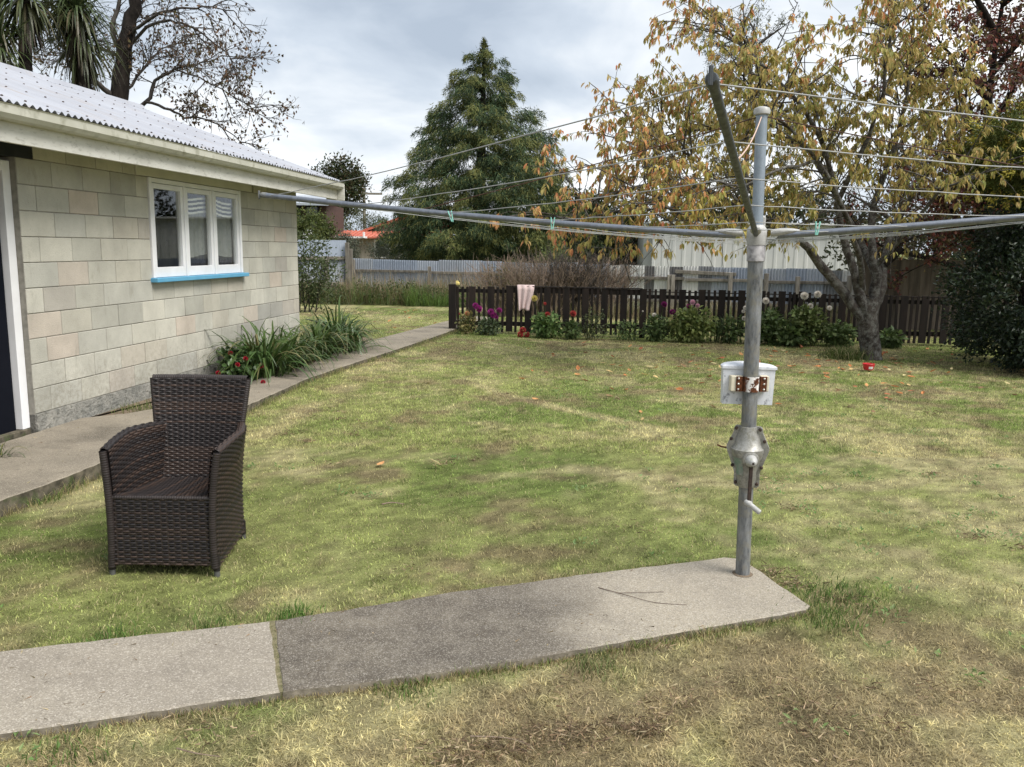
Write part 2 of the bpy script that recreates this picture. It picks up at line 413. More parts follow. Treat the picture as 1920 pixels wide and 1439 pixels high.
class MB:
    """collects shapes in world coordinates; build() makes ONE mesh object"""
    def __init__(s):
        s.v = []; s.f = []
    def add(s, verts, faces):
        o = len(s.v)
        s.v.extend([tuple(v) for v in verts]); s.f.extend([tuple(i + o for i in f) for f in faces])
        return s
    def box(s, c, size, rot=None, cham=0.0):
        hx, hy, hz = [x / 2 for x in size]
        if cham <= 0:
            vs_ = [(x, y, z) for x in (-hx, hx) for y in (-hy, hy) for z in (-hz, hz)]
            fs = [(0, 1, 3, 2), (4, 6, 7, 5), (0, 4, 5, 1), (2, 3, 7, 6), (0, 2, 6, 4), (1, 5, 7, 3)]
        else:
            k = min(cham, hx * .6, hy * .6, hz * .6)
            vs_, fs, ix = [], [], {}
            for sx in (-1, 1):
                for sy in (-1, 1):
                    for sz in (-1, 1):
                        for a in range(3):
                            q = [sx * hx, sy * hy, sz * hz]
                            for b_ in range(3):
                                if b_ != a: q[b_] -= (sx, sy, sz)[b_] * k
                            ix[(sx, sy, sz, a)] = len(vs_); vs_.append(tuple(q))
            for a in range(3):
                b_, c_ = (a + 1) % 3, (a + 2) % 3
                for sa in (-1, 1):
                    def key(sb, sc):
                        t = [0, 0, 0]; t[a] = sa; t[b_] = sb; t[c_] = sc
                        return ix[(t[0], t[1], t[2], a)]
                    q = [key(-1, -1), key(1, -1), key(1, 1), key(-1, 1)]
                    fs.append(tuple(q if sa > 0 else q[::-1]))
                for sb in (-1, 1):
                    for sc in (-1, 1):
                        def k2(sa, ax):
                            t = [0, 0, 0]; t[a] = sa; t[b_] = sb; t[c_] = sc
                            return ix[(t[0], t[1], t[2], ax)]
                        q = [k2(-1, b_), k2(1, b_), k2(1, c_), k2(-1, c_)]
                        fs.append(tuple(q if sb * sc > 0 else q[::-1]))
            for sx in (-1, 1):
                for sy in (-1, 1):
                    for sz in (-1, 1):
                        q = [ix[(sx, sy, sz, a)] for a in range(3)]
                        fs.append(tuple(q if sx * sy * sz > 0 else q[::-1]))
        c = Vector(c)
        if rot is not None:
            vs_ = [tuple(rot @ Vector(v) + c) for v in vs_]
        else:
            vs_ = [(v[0] + c.x, v[1] + c.y, v[2] + c.z) for v in vs_]
        return s.add(vs_, fs)
    def tube(s, pts, rad, n=10, cap=True):
        v, f = tube_np(pts, rad, n, cap)
        return s.add(v, f)
    def lathe(s, origin, axis, prof, n=20):
        """prof: list of (distance along axis, radius)"""
        a = Vector(axis).normalized()
        t = a.orthogonal().normalized(); b_ = a.cross(t)
        o = Vector(origin); vs_, fs = [], []
        for (h, r) in prof:
            for i in range(n):
                an = 2 * math.pi * i / n
                vs_.append(tuple(o + a * h + (t * math.cos(an) + b_ * math.sin(an)) * r))
        for j in range(len(prof) - 1):
            for i in range(n):
                fs.append((j * n + i, j * n + (i + 1) % n, (j + 1) * n + (i + 1) % n, (j + 1) * n + i))
        fs.append(tuple(range(n))[::-1]); fs.append(tuple((len(prof) - 1) * n + i for i in range(n)))
        return s.add(vs_, fs)
    def prism(s, poly, z0, z1):
        n = len(poly)
        vs_ = [(p[0], p[1], z0) for p in poly] + [(p[0], p[1], z1) for p in poly]
        fs = [tuple(range(n))[::-1], tuple(range(n, 2 * n))] + [(i, (i + 1) % n, n + (i + 1) % n, n + i) for i in range(n)]
        return s.add(vs_, fs)
    def build(s, name, mat, parent=None, loc=None, smooth=False, **kw):
        w = Vector(loc) if loc is not None else (WO[parent] if parent is not None else Vector((0, 0, 0)))
        vv = np.array(s.v, dtype=np.float64) - np.array(w)
        me = mesh_np(name, vv, s.f, mat, None, smooth)
        if smooth:
            me.set_sharp_from_angle(angle=R(40))
        return link(name, me, parent, w, **kw)

def tube_np(pts, rad, n=8, cap=True):
    pts = np.asarray(pts, float); k = len(pts)
    rad = np.broadcast_to(np.asarray(rad, float), (k,))
    d = np.gradient(pts, axis=0); d /= np.linalg.norm(d, axis=1)[:, None] + 1e-9
    ref = np.array([0, 0, 1.0]) if abs(d[:, 2]).mean() < 0.8 else np.array([1.0, 0, 0])
    a = np.cross(d, ref); a /= np.linalg.norm(a, axis=1)[:, None] + 1e-9
    b_ = np.cross(d, a)
    an = np.linspace(0, 2 * np.pi, n, endpoint=False)
    v = (pts[:, None, :] + rad[:, None, None] * (np.cos(an)[None, :, None] * a[:, None, :] + np.sin(an)[None, :, None] * b_[:, None, :])).reshape(-1, 3)
    f = [(j * n + i, j * n + (i + 1) % n, (j + 1) * n + (i + 1) % n, (j + 1) * n + i) for j in range(k - 1) for i in range(n)]
    if cap:
        f.append(tuple(range(n))[::-1]); f.append(tuple((k - 1) * n + i for i in range(n)))
    return v.tolist(), f

def tubes_mesh(name, polys, mat, origin=(0, 0, 0), n=None):
    """many tapered polylines (pts, radii) in one mesh, fast"""
    V, F, off = [], [], 0
    for pts, rad in polys:
        pts = np.asarray(pts, float); k = len(pts)
        rad = np.broadcast_to(np.asarray(rad, float), (k,))
        m_ = n or (10 if rad[0] > 0.06 else 6 if rad[0] > 0.02 else 4 if rad[0] > 0.006 else 3)
        d = np.gradient(pts, axis=0); d /= np.linalg.norm(d, axis=1)[:, None] + 1e-9
        ref = np.array([0, 0, 1.0]) if abs(d[:, 2]).mean() < 0.75 else np.array([1.0, 0.3, 0])
        a = np.cross(d, ref); a /= np.linalg.norm(a, axis=1)[:, None] + 1e-9
        b_ = np.cross(d, a)
        an = np.linspace(0, 2 * np.pi, m_, endpoint=False)
        V.append((pts[:, None, :] + rad[:, None, None] * (np.cos(an)[None, :, None] * a[:, None, :] + np.sin(an)[None, :, None] * b_[:, None, :])).reshape(-1, 3))
        i, j = np.meshgrid(np.arange(m_), np.arange(k - 1)); i = i.ravel(); j = j.ravel(); i2 = (i + 1) % m_
        F.append(np.stack([j * m_ + i, j * m_ + i2, (j + 1) * m_ + i2, (j + 1) * m_ + i], 1) + off)
        off += k * m_
    V = np.concatenate(V) - np.array(origin)
    return mesh_np(name, V, [np.concatenate(F)], mat, None, True)

def unit(v):
    return v / (np.linalg.norm(v, axis=-1, keepdims=True) + 1e-9)

def leaves_np(P, D, L, W, C, fold=0.25, nrm=None, curl=0.0):
    """ovate leaves: base, two sides, tip and a midrib point; returns verts, tri faces, colours"""
    N = len(P)
    D = unit(D)
    if nrm is None:
        nrm = rng.normal(size=(N, 3))
    S = unit(np.cross(D, nrm)); U = np.cross(S, D)
    L = np.broadcast_to(L, (N,))[:, None]; W = np.broadcast_to(W, (N,))[:, None]
    m_ = P + D * L * 0.45
    v = np.stack([P, m_ + S * W * .5 + U * W * fold, m_ - U * L * curl * -0.5, m_ - S * W * .5 + U * W * fold, P + D * L - U * L * curl], 1).reshape(-1, 3)
    b_ = (np.arange(N) * 5)[:, None]
    f = np.concatenate([b_ + np.array(q) for q in ((0, 2, 1), (1, 2, 4), (0, 3, 2), (3, 4, 2))])
    return v, f, np.repeat(C, 5, axis=0)

def blade_tris(P, D, L, W, C):
    """narrow single-triangle leaflets"""
    N = len(P); D = unit(D)
    S = unit(np.cross(D, rng.normal(size=(N, 3))))
    L = np.broadcast_to(L, (N,))[:, None]; W = np.broadcast_to(W, (N,))[:, None]
    v = np.stack([P - S * W * .5, P + S * W * .5, P + D * L], 1).reshape(-1, 3)
    return v, np.arange(3 * N).reshape(-1, 3), np.repeat(C, 3, axis=0)

def palette(cols, n, var=0.18, w=None):
    cols = np.array(cols); i = rng.choice(len(cols), n, p=w)
    c = cols[i] * rng.uniform(1 - var, 1 + var, (n, 1))
    return c * rng.uniform(.94, 1.06, (n, 3))

def in_poly(x, y, poly):
    ins = np.zeros(x.shape, bool); n = len(poly)
    for i in range(n):
        x1, y1 = poly[i]; x2, y2 = poly[(i + 1) % n]
        c = ((y1 > y) != (y2 > y)) & (x < (x2 - x1) * (y - y1) / (y2 - y1 + 1e-12) + x1)
        ins ^= c
    return ins

_lat = np.random.default_rng(99).random((256, 256))
def vnoise(x, y):
    xi = np.floor(x).astype(int); yi = np.floor(y).astype(int)
    fx = x - xi; fy = y - yi
    fx = fx * fx * (3 - 2 * fx); fy = fy * fy * (3 - 2 * fy)
    g = lambda a, b_: _lat[a % 256, b_ % 256]
    return (g(xi, yi) * (1 - fx) + g(xi + 1, yi) * fx) * (1 - fy) + (g(xi, yi + 1) * (1 - fx) + g(xi + 1, yi + 1) * fx) * fy
def fbm(x, y, s, o=4):
    t = 0; a = .5; n = 0
    for i in range(o):
        t = t + a * vnoise(x * s + 17.3 * i, y * s + 9.1 * i); n += a; a *= .5; s *= 2.03
    return t / n
def sstep(a, b_, x):
    t = np.clip((x - a) / (b_ - a), 0, 1); return t * t * (3 - 2 * t)

# ------------------------------------------------------------------ ground outlines (metres)
PATH = [(-3.3, -1), (-3.15, 3.2), (-3.007, 4.73), (-2.90, 5.2), (-2.846, 5.662), (-2.80, 6.1), (-2.76, 6.49), (-2.62, 7.2), (-2.503, 7.853), (-2.43, 8.6),
        (-2.351, 9.42), (-2.17, 10.3), (-1.963, 11.236), (-1.70, 12.4), (-1.40, 13.8), (-1.16, 15.0), (-1.02, 16.0), (-0.82, 16.9), (-0.6, 17.6), (-0.35, 18.2), (-0.9, 18.6), (-1.42, 17.0), (-1.86, 15.2), (-2.317, 13.289), (-2.45, 12.0), (-2.60, 10.5), (-2.89, 9.29), (-3.12, 8.2),
        (-3.258, 7.58), (-3.45, 7.30), (-3.74, 7.08), (-3.80, 6.60), (-3.86, 6.1), (-4.6, 2.0), (-4.7, -1)]
BED = [(-3.79, 6.75), (-3.74, 7.08), (-3.45, 7.30), (-3.258, 7.58), (-3.12, 8.2), (-2.89, 9.29), (-2.60, 10.5), (-2.45, 12.0), (-2.317, 13.289),
       (-2.25, 13.8), (-2.75, 14.2), (-3.6, 13.6), (-3.12, 12.12)]
SLAB_A = [(-3.4, 2.58), (-1.978, 3.032), (-1.523, 3.174), (-1.008, 3.324), (-0.815, 2.762), (-1.267, 2.607), (-1.644, 2.484), (-3.1, 2.0)]
SLAB_B = [(-0.998, 3.330), (-0.65, 3.48), (-0.258, 3.658), (0.05, 3.77), (0.38, 3.895), (0.72, 4.01), (1.04, 4.115), (1.12, 4.148), (1.19, 4.13), (1.225, 4.07), (1.26, 3.95),
          (1.30, 3.79), (1.345, 3.62), (1.358, 3.565), (1.33, 3.525), (1.26, 3.49), (1.03, 3.401), (0.80, 3.31), (0.541, 3.215), (0.30, 3.125), (0.098, 3.042), (-0.304, 2.906), (-0.55, 2.835),
          (-0.805, 2.766)]
SLAB_Z = 0.024

TRACKS = [([(-2.3, 5.6), (-2.17, 6.49), (-2.05, 7.59), (-1.86, 9.06), (-1.5, 11.2)], .22, .95), ([(-.55, 10.0), (-.21, 9.11), (.28, 8.55), (.79, 7.99), (1.37, 7.4), (1.8, 6.8)], .16, .9),
          ([(.39, 13.5), (0, 11.9), (-.36, 10.2)], .18, .8), ([(.5, 6.0), (1.1, 5.75), (1.72, 5.6), (2.5, 5.65), (3.5, 6.05)], .2, .85), ([(2.9, 7.5), (3.2, 6.9), (3.2, 5.7), (2.9, 4.7)], .25, .8),
          ([(-1.4, 5.0), (-.75, 5.35), (-.25, 5.7), (.5, 6.0)], .12, .6), ([(3.2, 10.5), (3.9, 9.3), (4.1, 7.9), (4.0, 6.6)], .25, .8), ([(.9, 7.0), (1.9, 7.6), (2.6, 8.2)], .14, .7)]
def lawn_col(x, y):
    wx = x + 0.5 * fbm(x + 5, y, .7); wy = y + 0.5 * fbm(x, y + 8, .7)
    a = fbm(wx + 3, wy + 11, .42, 3); b_ = fbm(wx, wy + 40, 1.35, 4); c_ = fbm(x + 70, y * 1.2, 5.0, 4)
    d = .30 * a + .34 * b_ + .36 * c_
    bias = 0.12 * sstep(3.3, 2.4, y - .22 * x) + 0.085 * sstep(1.0, 2.6, x) * sstep(9, 4, y) + 0.05 * np.exp(-((x + 1.2) ** 2 / 1.5 + (y - 8.0) ** 2 / 5))
    bias = bias - 0.12 * np.exp(-((x + .5) ** 2 / 2.8 + (y - 4.5) ** 2 / 1.6)) - 0.05 * np.exp(-((x - .3) ** 2 + (y - 6.2) ** 2) / 5)
    streak = fbm(x * .9 + y * .35, (y - .3 * x) * .16, 1.6, 3)
    dry = .92 * sstep(.45, .68, d + bias + .26 * (streak - .5))
    brown = sstep(.50, .70, .55 * fbm(x + 31, y + 5, 1.1, 4) + .45 * fbm(x + 11, y + 25, 5.5, 3) + 0.14 * sstep(3.2, 2.3, y - .22 * x) + 0.10 * sstep(1.5, 3.5, x) * sstep(5.5, 3, y) + .05 * sstep(2, 5, x) * sstep(7, 11, y))
    for cur, wd, st in TRACKS:
        dd = np.full(x.shape, 9.)
        for (ax_, ay_), (bx_, by_) in zip(cur[:-1], cur[1:]):
            vx, vy = bx_ - ax_, by_ - ay_; t_ = np.clip(((x - ax_) * vx + (y - ay_) * vy) / (vx * vx + vy * vy), 0, 1)
            dd = np.minimum(dd, np.hypot(x - ax_ - t_ * vx, y - ay_ - t_ * vy))
        k_ = sstep(wd, wd * .25, dd + .10 * (c_ - .5)) * sstep(.36, .56, fbm(x + 13, y + 3, 2.4, 3))
        dry = np.maximum(dry, k_ * st)
    green = np.array([.215, .275, .078]); lime = np.array([.325, .355, .125]); straw = np.array([.52, .465, .25]); br = np.array([.295, .227, .137])
    li = sstep(.42, .66, fbm(x + 90, y + 33, .8, 3))[..., None]
    g = green * (1 - li) + lime * li
    c = g * (1 - dry[..., None]) + straw * dry[..., None]
    c = c * (1 - .75 * brown[..., None]) + br * .75 * brown[..., None]
    tx = fbm(x + 7, y + 61, 24.0, 3); mow = np.sin((x - .16 * y) * 2 * np.pi / .92 + 1.2 * fbm(x, y, .5, 2))
    return c * ((.70 + .60 * sstep(.25, .75, tx)) * (1 + .055 * mow))[..., None]

def ground_h(x, y):
    return 0.022 * (fbm(x + 4, y + 2, 1.1, 4) - .5) - 0.012 + 0.048 * sstep(6.2, 9.5, y) * sstep(1.5, -1.0, x) * sstep(17.5, 14.5, y)

# ------------------------------------------------------------------ ground: one sheet to the horizon
xs = np.concatenate([[-900, -300, -100, -45, -25, -15, -10, -7.5], np.arange(-6, 10.01, .07), [12, 15, 20, 30, 60, 150, 400, 900]])
ys = np.concatenate([[-500, -100, -30, -10, -3, 0.2], np.arange(1.2, 19, .07), np.arange(19, 27, .35), [29, 32, 36, 42, 50, 70, 110, 200, 400, 1400]])
GX, GY = np.meshgrid(xs, ys)
GZ = ground_h(GX, GY) * sstep(60, 30, np.hypot(GX, GY))
gc = lawn_col(GX, GY) * 0.60
nx, ny = len(xs), len(ys)
ii, jj = np.meshgrid(np.arange(nx - 1), np.arange(ny - 1)); ii = ii.ravel(); jj = jj.ravel()
gf = np.stack([jj * nx + ii, jj * nx + ii + 1, (jj + 1) * nx + ii + 1, (jj + 1) * nx + ii], 1)
m, nt, b = base_mat('lawn_ground', 0.97, 0, 0.1)
a_ = nd(nt, 'ShaderNodeVertexColor', layer_name='Col').outputs['Color']
p = pos(nt)
f1 = framp(nt, noise(nt, p, 38, 5, .7), .3, .7, .72, 1.24)
c = nd(nt, 'ShaderNodeHueSaturation', {'Color': a_, 'Value': f1}).outputs[0]
f2 = framp(nt, noise(nt, p, 9, 5, .65), .56, .74, 0, .45)
c = mix(nt, f2, c, (.15, .115, .07))
nt.links.new(c, b.inputs['Base Color'])
bump(nt, b, noise(nt, p, 90, 4, .7), 0.9, 0.02)
LAWN = m
lawn = link('lawn', mesh_np('lawn', np.stack([GX.ravel(), GY.ravel(), GZ.ravel()], 1), [gf], LAWN, gc.reshape(-1, 3), True), kind='structure')

# ------------------------------------------------------------------ concrete: slabs and side path with real edges
def slab_obj(name, poly, z0, z1, mt, edge_mat, cham=0.008, sub=0.05, jit=0.0025, **kw):
    # resample outline so the edge can be uneven
    pts = []
    n = len(poly)
    for i in range(n):
        a = np.array(poly[i]); b_ = np.array(poly[(i + 1) % n]); k = max(1, int(np.linalg.norm(b_ - a) / sub))
        for j in range(k):
            q = a + (b_ - a) * j / k
            pts.append(q + rng.normal(0, jit, 2))
    pts = np.array(pts); n = len(pts)
    area = 0.5 * np.sum(pts[:, 0] * np.roll(pts[:, 1], -1) - np.roll(pts[:, 0], -1) * pts[:, 1])
    if area < 0: pts = pts[::-1]
    t = np.roll(pts, -1, 0) - np.roll(pts, 1, 0); t /= np.linalg.norm(t, axis=1)[:, None]
    nin = np.stack([-t[:, 1], t[:, 0]], 1)
    inn = pts + nin * cham
    v = np.concatenate([np.c_[pts, np.full(n, z0)], np.c_[pts, np.full(n, z1 - cham * .7)], np.c_[inn, np.full(n, z1)]])
    f = [tuple(range(2 * n, 3 * n))]
    i = np.arange(n); i2 = (i + 1) % n
    side = [(a, b_, n + b_, n + a) for a, b_ in zip(i, i2)]; ch = [(n + a, n + b_, 2 * n + b_, 2 * n + a) for a, b_ in zip(i, i2)]
    me = mesh_np(name, v, [tuple(map(int, q)) for q in f + ch + side], mt)
    me.materials.append(edge_mat)
    mi = np.zeros(len(me.polygons), dtype=np.int32); mi[1 + n:] = 1
    me.polygons.foreach_set('material_index', mi)
    return link(name, me, kind='structure', **kw)

slab_obj('concrete_slab', SLAB_A, -.08, SLAB_Z, CONC_LIGHT, EDGE, label='pale aggregate concrete slab at the lower left')
slab_obj('concrete_slab', SLAB_B, -.08, SLAB_Z, CONC_DARK, EDGE, label='dark stained concrete slab under the clothesline post')
slab_obj('garden_path', PATH, -.06, .09, CONC_PATH, KERB, sub=.06, jit=.005)
slab_obj('garden_bed', BED, -.06, .075, SOIL, SOIL, jit=.02)
slab_obj('joint_filling', [(-1.02, 3.33), (-.985, 3.335), (-.795, 2.765), (-.825, 2.76)], -.06, SLAB_Z - .003, MOSS, MOSS, cham=.001)
# moss in the slab joint
P_ = np.stack([np.linspace(-.80, -1.008, 260), np.linspace(2.78, 3.31, 260)], 1) + rng.normal(0, .004, (260, 2))

# ------------------------------------------------------------------ grass
def grass_pts(n, y0, y1, pw):
    u = rng.random(n)
    y = (y0 ** (1 - pw) + u * (y1 ** (1 - pw) - y0 ** (1 - pw))) ** (1 / (1 - pw))
    x = rng.uniform(-1, 1, n) * (.68 * y + .45)
    k = ~(in_poly(x, y, PATH) | in_poly(x, y, BED) | in_poly(x, y, SLAB_A) | in_poly(x, y, SLAB_B)) & (x > -6)
    return x[k], y[k]

def make_blades(x, y, h, w, lean, colr, z=None, segs=2, straw=.16):
    n = len(x)
    z = ground_h(x, y) if z is None else z
    an = rng.uniform(0, 2 * np.pi, n); la = rng.uniform(0, 2 * np.pi, n)
    t = np.stack([np.cos(an), np.sin(an), np.zeros(n)], 1) * (w / 2)[:, None]
    P = np.stack([x, y, z - .004], 1)
    ld = np.stack([np.cos(la), np.sin(la), np.zeros(n)], 1) * (lean * h)[:, None]
    tip = P + ld; tip[:, 2] += h * np.sqrt(np.clip(1.15 - np.minimum(lean, 1) ** 2, .12, 1))
    c = colr * rng.uniform(.40, 1.72, (n, 1))
    sw = rng.random(n) < straw
    c[sw] = np.array([.52, .45, .25]) * rng.uniform(.7, 1.2, (sw.sum(), 1))
    if segs == 1:
        v = np.stack([P - t, P + t, tip], 1).reshape(-1, 3)
        return v, np.arange(3 * n).reshape(-1, 3), np.repeat(c, 3, 0)
    mid = P + ld * .35; mid[:, 2] = P[:, 2] + (tip[:, 2] - P[:, 2]) * .62
    v = np.stack([P - t, P + t, mid - t * .8, mid + t * .8, tip], 1).reshape(-1, 3)
    b_ = (np.arange(n) * 5)[:, None]
    f = np.concatenate([b_ + np.array(q) for q in ((0, 1, 3), (0, 3, 2), (2, 3, 4))])
    return v, f, np.repeat(c, 5, 0)

def merge(parts):
    V, F, C, o = [], [], [], 0
    for v, f, c in parts:
        V.append(v); F.append(f + o); C.append(c); o += len(v)
    return np.concatenate(V), np.concatenate(F), np.concatenate(C)

parts = []
x, y = grass_pts(265000, 1.7, 7.0, 1.75)
n = len(x); cl_ = fbm(x, y, 6.5, 2)
fz = sstep(3.3, 2.6, y - .22 * x)
h = rng.uniform(.010, .025, n) * (.55 + .95 * cl_) * (1 + .35 * fz); parts.append(make_blades(x, y, h, rng.uniform(.0020, .0040, n) * (1 + y / 9), rng.uniform(.3, 1.25, n) + .25 * fz, lawn_col(x, y) * 1.10, straw=.20))
x, y = grass_pts(400000, 6.5, 21.5, 1.35)
n = len(x); parts.append(make_blades(x, y, rng.uniform(.014, .034, n), rng.uniform(.006, .012, n) * (y / 9), rng.uniform(.2, 1.1, n), lawn_col(x, y) * 1.12, segs=1))
# longer fringe along the concrete edges
def fringe(poly, n, spread, h0, h1, thr=.47, cc=(.15, .20, .055)):
    poly = np.array(poly); seg = np.roll(poly, -1, 0) - poly; L = np.linalg.norm(seg, axis=1)
    i = rng.choice(len(poly), n, p=L / L.sum()); t = rng.random(n)
    q = poly[i] + seg[i] * t[:, None]
    nn = np.stack([seg[i][:, 1], -seg[i][:, 0]], 1) / L[i][:, None]
    q = q + nn * (np.abs(rng.normal(0, spread, n)) * rng.choice([1, -1], n))[:, None]
    x, y = q[:, 0], q[:, 1]
    k = ~(in_poly(x, y, PATH) | in_poly(x, y, BED) | in_poly(x, y, SLAB_A) | in_poly(x, y, SLAB_B)) & (y > 1.5) & (fbm(x, y, 3.1, 3) > thr)
    x, y = x[k], y[k]; n = len(x)
    hh = rng.uniform(h0, h1, n) * (.4 + 1.2 * fbm(x + 9, y, 4, 2))
    return make_blades(x, y, hh, rng.uniform(.002, .004, n), rng.uniform(.2, .9, n), np.array(cc) * np.ones((n, 1)), straw=.25)
for sp_, nn in ((SLAB_A, 4000), (SLAB_B, 6000)):
    parts.append(fringe(sp_, nn, .03, .02, .055)); parts.append(fringe(sp_, nn, .02, .02, .045, thr=.0, cc=(.30, .235, .13)))
parts.append(fringe(PATH, 26000, .035, .03, .085, .40)); parts.append(fringe(PATH, 16000, .03, .03, .08, .0, (.26, .22, .11)))
n = len(P_); parts.append(make_blades(P_[:, 0], P_[:, 1], rng.uniform(.006, .016, n), np.full(n, .004), rng.uniform(.2, .9, n), np.array([.13, .14, .05]) * np.ones((n, 1)), z=np.full(n, SLAB_Z - .008)))
# tufts beside the slab and against the cherry trunk, behind the post
for (tx, ty, tn, tr, h0, h1, cc) in [(-1.62, 3.21, 200, .05, .03, .07, (.12, .20, .05)), (-1.25, 3.33, 200, .07, .03, .07, (.12, .19, .05)), (-.93, 3.42, 260, .05, .03, .08, (.10, .19, .04)),
                                     (-1.38, 2.42, 160, .06, .02, .06, (.12, .19, .05)), (-.35, 2.83, 160, .05, .02, .05, (.12, .18, .05)), (.34, 3.03, 260, .06, .02, .06, (.15, .18, .07)),
                                     (1.52, 3.72, 600, .11, .02, .065, (.10, .17, .04)), (1.42, 3.45, 200, .06, .03, .07, (.11, .17, .045)), (5.12, 12.75, 900, .14, .12, .25, (.09, .12, .035)),
                                     (-2.75, 7.2, 120, .05, .03, .08, (.2, .2, .08)), (-2.95, 5.0, 150, .06, .04, .09, (.12, .18, .05)), (-3.4, 7.55, 350, .12, .03, .09, (.13, .17, .05)), (-3.2, 8.05, 300, .1, .03, .09, (.13, .17, .05))]:
    x = rng.normal(tx, tr, tn); y = rng.normal(ty, tr, tn); big = ty > 10
    parts.append(make_blades(x, y, rng.uniform(h0, h1, tn), rng.uniform(.003, .005, tn) * (2 if big else 1), rng.uniform(.2, .9, tn), np.array(cc) * np.ones((tn, 1)), z=np.where(in_poly(x, y, BED), .07, ground_h(x, y))))
v, f, c = merge(parts)
link('grass', mesh_np('grass', v, [f], GRASS, c), kind='stuff', label='short patchy mown grass with green and straw blades', cat='grass')

# broadleaf weeds and clover patches in the lawn
parts = []
for _ in range(170):
    if rng.random() < .5:
        cxx, cyy = rng.uniform(1.4, 4.2), rng.uniform(2.3, 6)
    else:
        cxx, cyy = rng.uniform(-3, 5), rng.uniform(2.2, 11)
    if any(in_poly(np.array([cxx]), np.array([cyy]), q)[0] for q in (PATH, BED, SLAB_A, SLAB_B)): continue
    k = int(rng.integers(6, 26)); rr = rng.uniform(.02, .07)
    P = np.stack([rng.normal(cxx, rr, k), rng.normal(cyy, rr, k), np.full(k, .008)], 1)
    an = rng.uniform(0, 6.28, k); D = np.stack([np.cos(an), np.sin(an), rng.uniform(.25, .8, k)], 1)
    parts.append(leaves_np(P, D, rng.uniform(.018, .04, k), rng.uniform(.009, .016, k), palette([(.13, .22, .06), (.17, .25, .09), (.20, .26, .10)], k), nrm=np.tile([0, 0, 1.], (k, 1)) + rng.normal(0, .3, (k, 3))))
v, f, c = merge(parts)
link('lawn_weeds', mesh_np('lawn_weeds', v, [f], LEAF, c), kind='stuff', label='flat broadleaf weeds scattered through the lawn', cat='weeds')

# dead thatch and clippings in little heaps
parts = []
spots = [(rng.uniform(-2.6, 5), rng.uniform(2.1, 12)) for _ in range(46)]
spots += [(-.05 + .32 * t + rng.normal(0, .05), 2.46 + .10 * t + rng.normal(0, .035)) for t in np.linspace(-.6, 1.8, 26)]
spots += [(1.05 + rng.normal(0, .3), 2.75 + rng.normal(0, .12)) for _ in range(16)] + [(1.32 + .02 * i, 4.02 - .05 * i) for i in range(5)]
spots += [(-1.75 + rng.normal(0, .5), 8.0 + rng.normal(0, 1.0)) for _ in range(16)]
for cxx, cyy in spots:
    if any(in_poly(np.array([cxx]), np.array([cyy]), q)[0] for q in (PATH, BED, SLAB_A, SLAB_B)): continue
    k = int(rng.integers(25, 70)); rr = rng.uniform(.015, .06)
    P = np.stack([rng.normal(cxx, rr * 1.5, k), rng.normal(cyy, rr, k), np.abs(rng.normal(.008, .012, k))], 1)
    D = rng.normal(size=(k, 3)) * [1, 1, .35]
    parts.append(blade_tris(P, D, rng.uniform(.015, .05, k), rng.uniform(.0025, .005, k) * (1 + cyy / 8), palette([(.27, .20, .12), (.17, .125, .075), (.40, .32, .20), (.11, .08, .05)], k)))
for poly_, zt in ((SLAB_A, SLAB_Z), (SLAB_B, SLAB_Z), (PATH, .09)):
    k = 2600 if zt > .05 else 420; q = np.array(poly_); x = rng.uniform(q[:, 0].min(), q[:, 0].max(), k); y = rng.uniform(max(2, q[:, 1].min()), q[:, 1].max(), k)
    s_ = in_poly(x, y, poly_) & (fbm(x + 3, y + 50, 2.2, 3) > .47); x, y = x[s_], y[s_]; k = len(x)
    parts.append(blade_tris(np.stack([x, y, np.full(k, zt + .003)], 1), rng.normal(size=(k, 3)) * [1, 1, .08], rng.uniform(.008, .035, k), rng.uniform(.002, .004, k) * (1 + y / 10), palette([(.22, .16, .09), (.12, .09, .055), (.38, .31, .18)], k)))
v, f, c = merge(parts)
link('dry_grass_clippings', mesh_np('dry_grass_clippings', v, [f], LEAF_DRY, c), kind='stuff', label='brown dead grass clippings lying in small heaps', cat='clippings')

# ------------------------------------------------------------------ garage of concrete blocks
GO = np.array([-3.8086, 6.5338]); GYAW = 0.1275
GU = np.array([math.sin(GYAW), math.cos(GYAW)]); GN = np.array([math.cos(GYAW), -math.sin(GYAW)])
ZL0 = 2.2305
def gw(u, n, z):
    q = GO + GU * u + GN * n
    return (q[0], q[1], z)
GROT = Matrix(((GU[0], GN[0], 0), (GU[1], GN[1], 0), (0, 0, 1)))      # local x = along wall, y = outward
GEUL = Matrix.Rotation(math.pi / 2 - GYAW, 3, 'Z').to_euler()
# a right handed frame whose local x runs along the wall and local y points INTO the building
def gbox(mb, u0, u1, n0, n1, z0, z1, cham=0.0):
    mb.box(gw((u0 + u1) / 2, (n0 + n1) / 2, (z0 + z1) / 2), (u1 - u0, n1 - n0, z1 - z0), Matrix.Rotation(math.pi / 2 - GYAW, 3, 'Z'), cham)
    return mb

garage = thing('garage', gw(2.8, -2.5, 0), 'cream concrete block garage with zinc roof, white window and blue sill', 'garage')
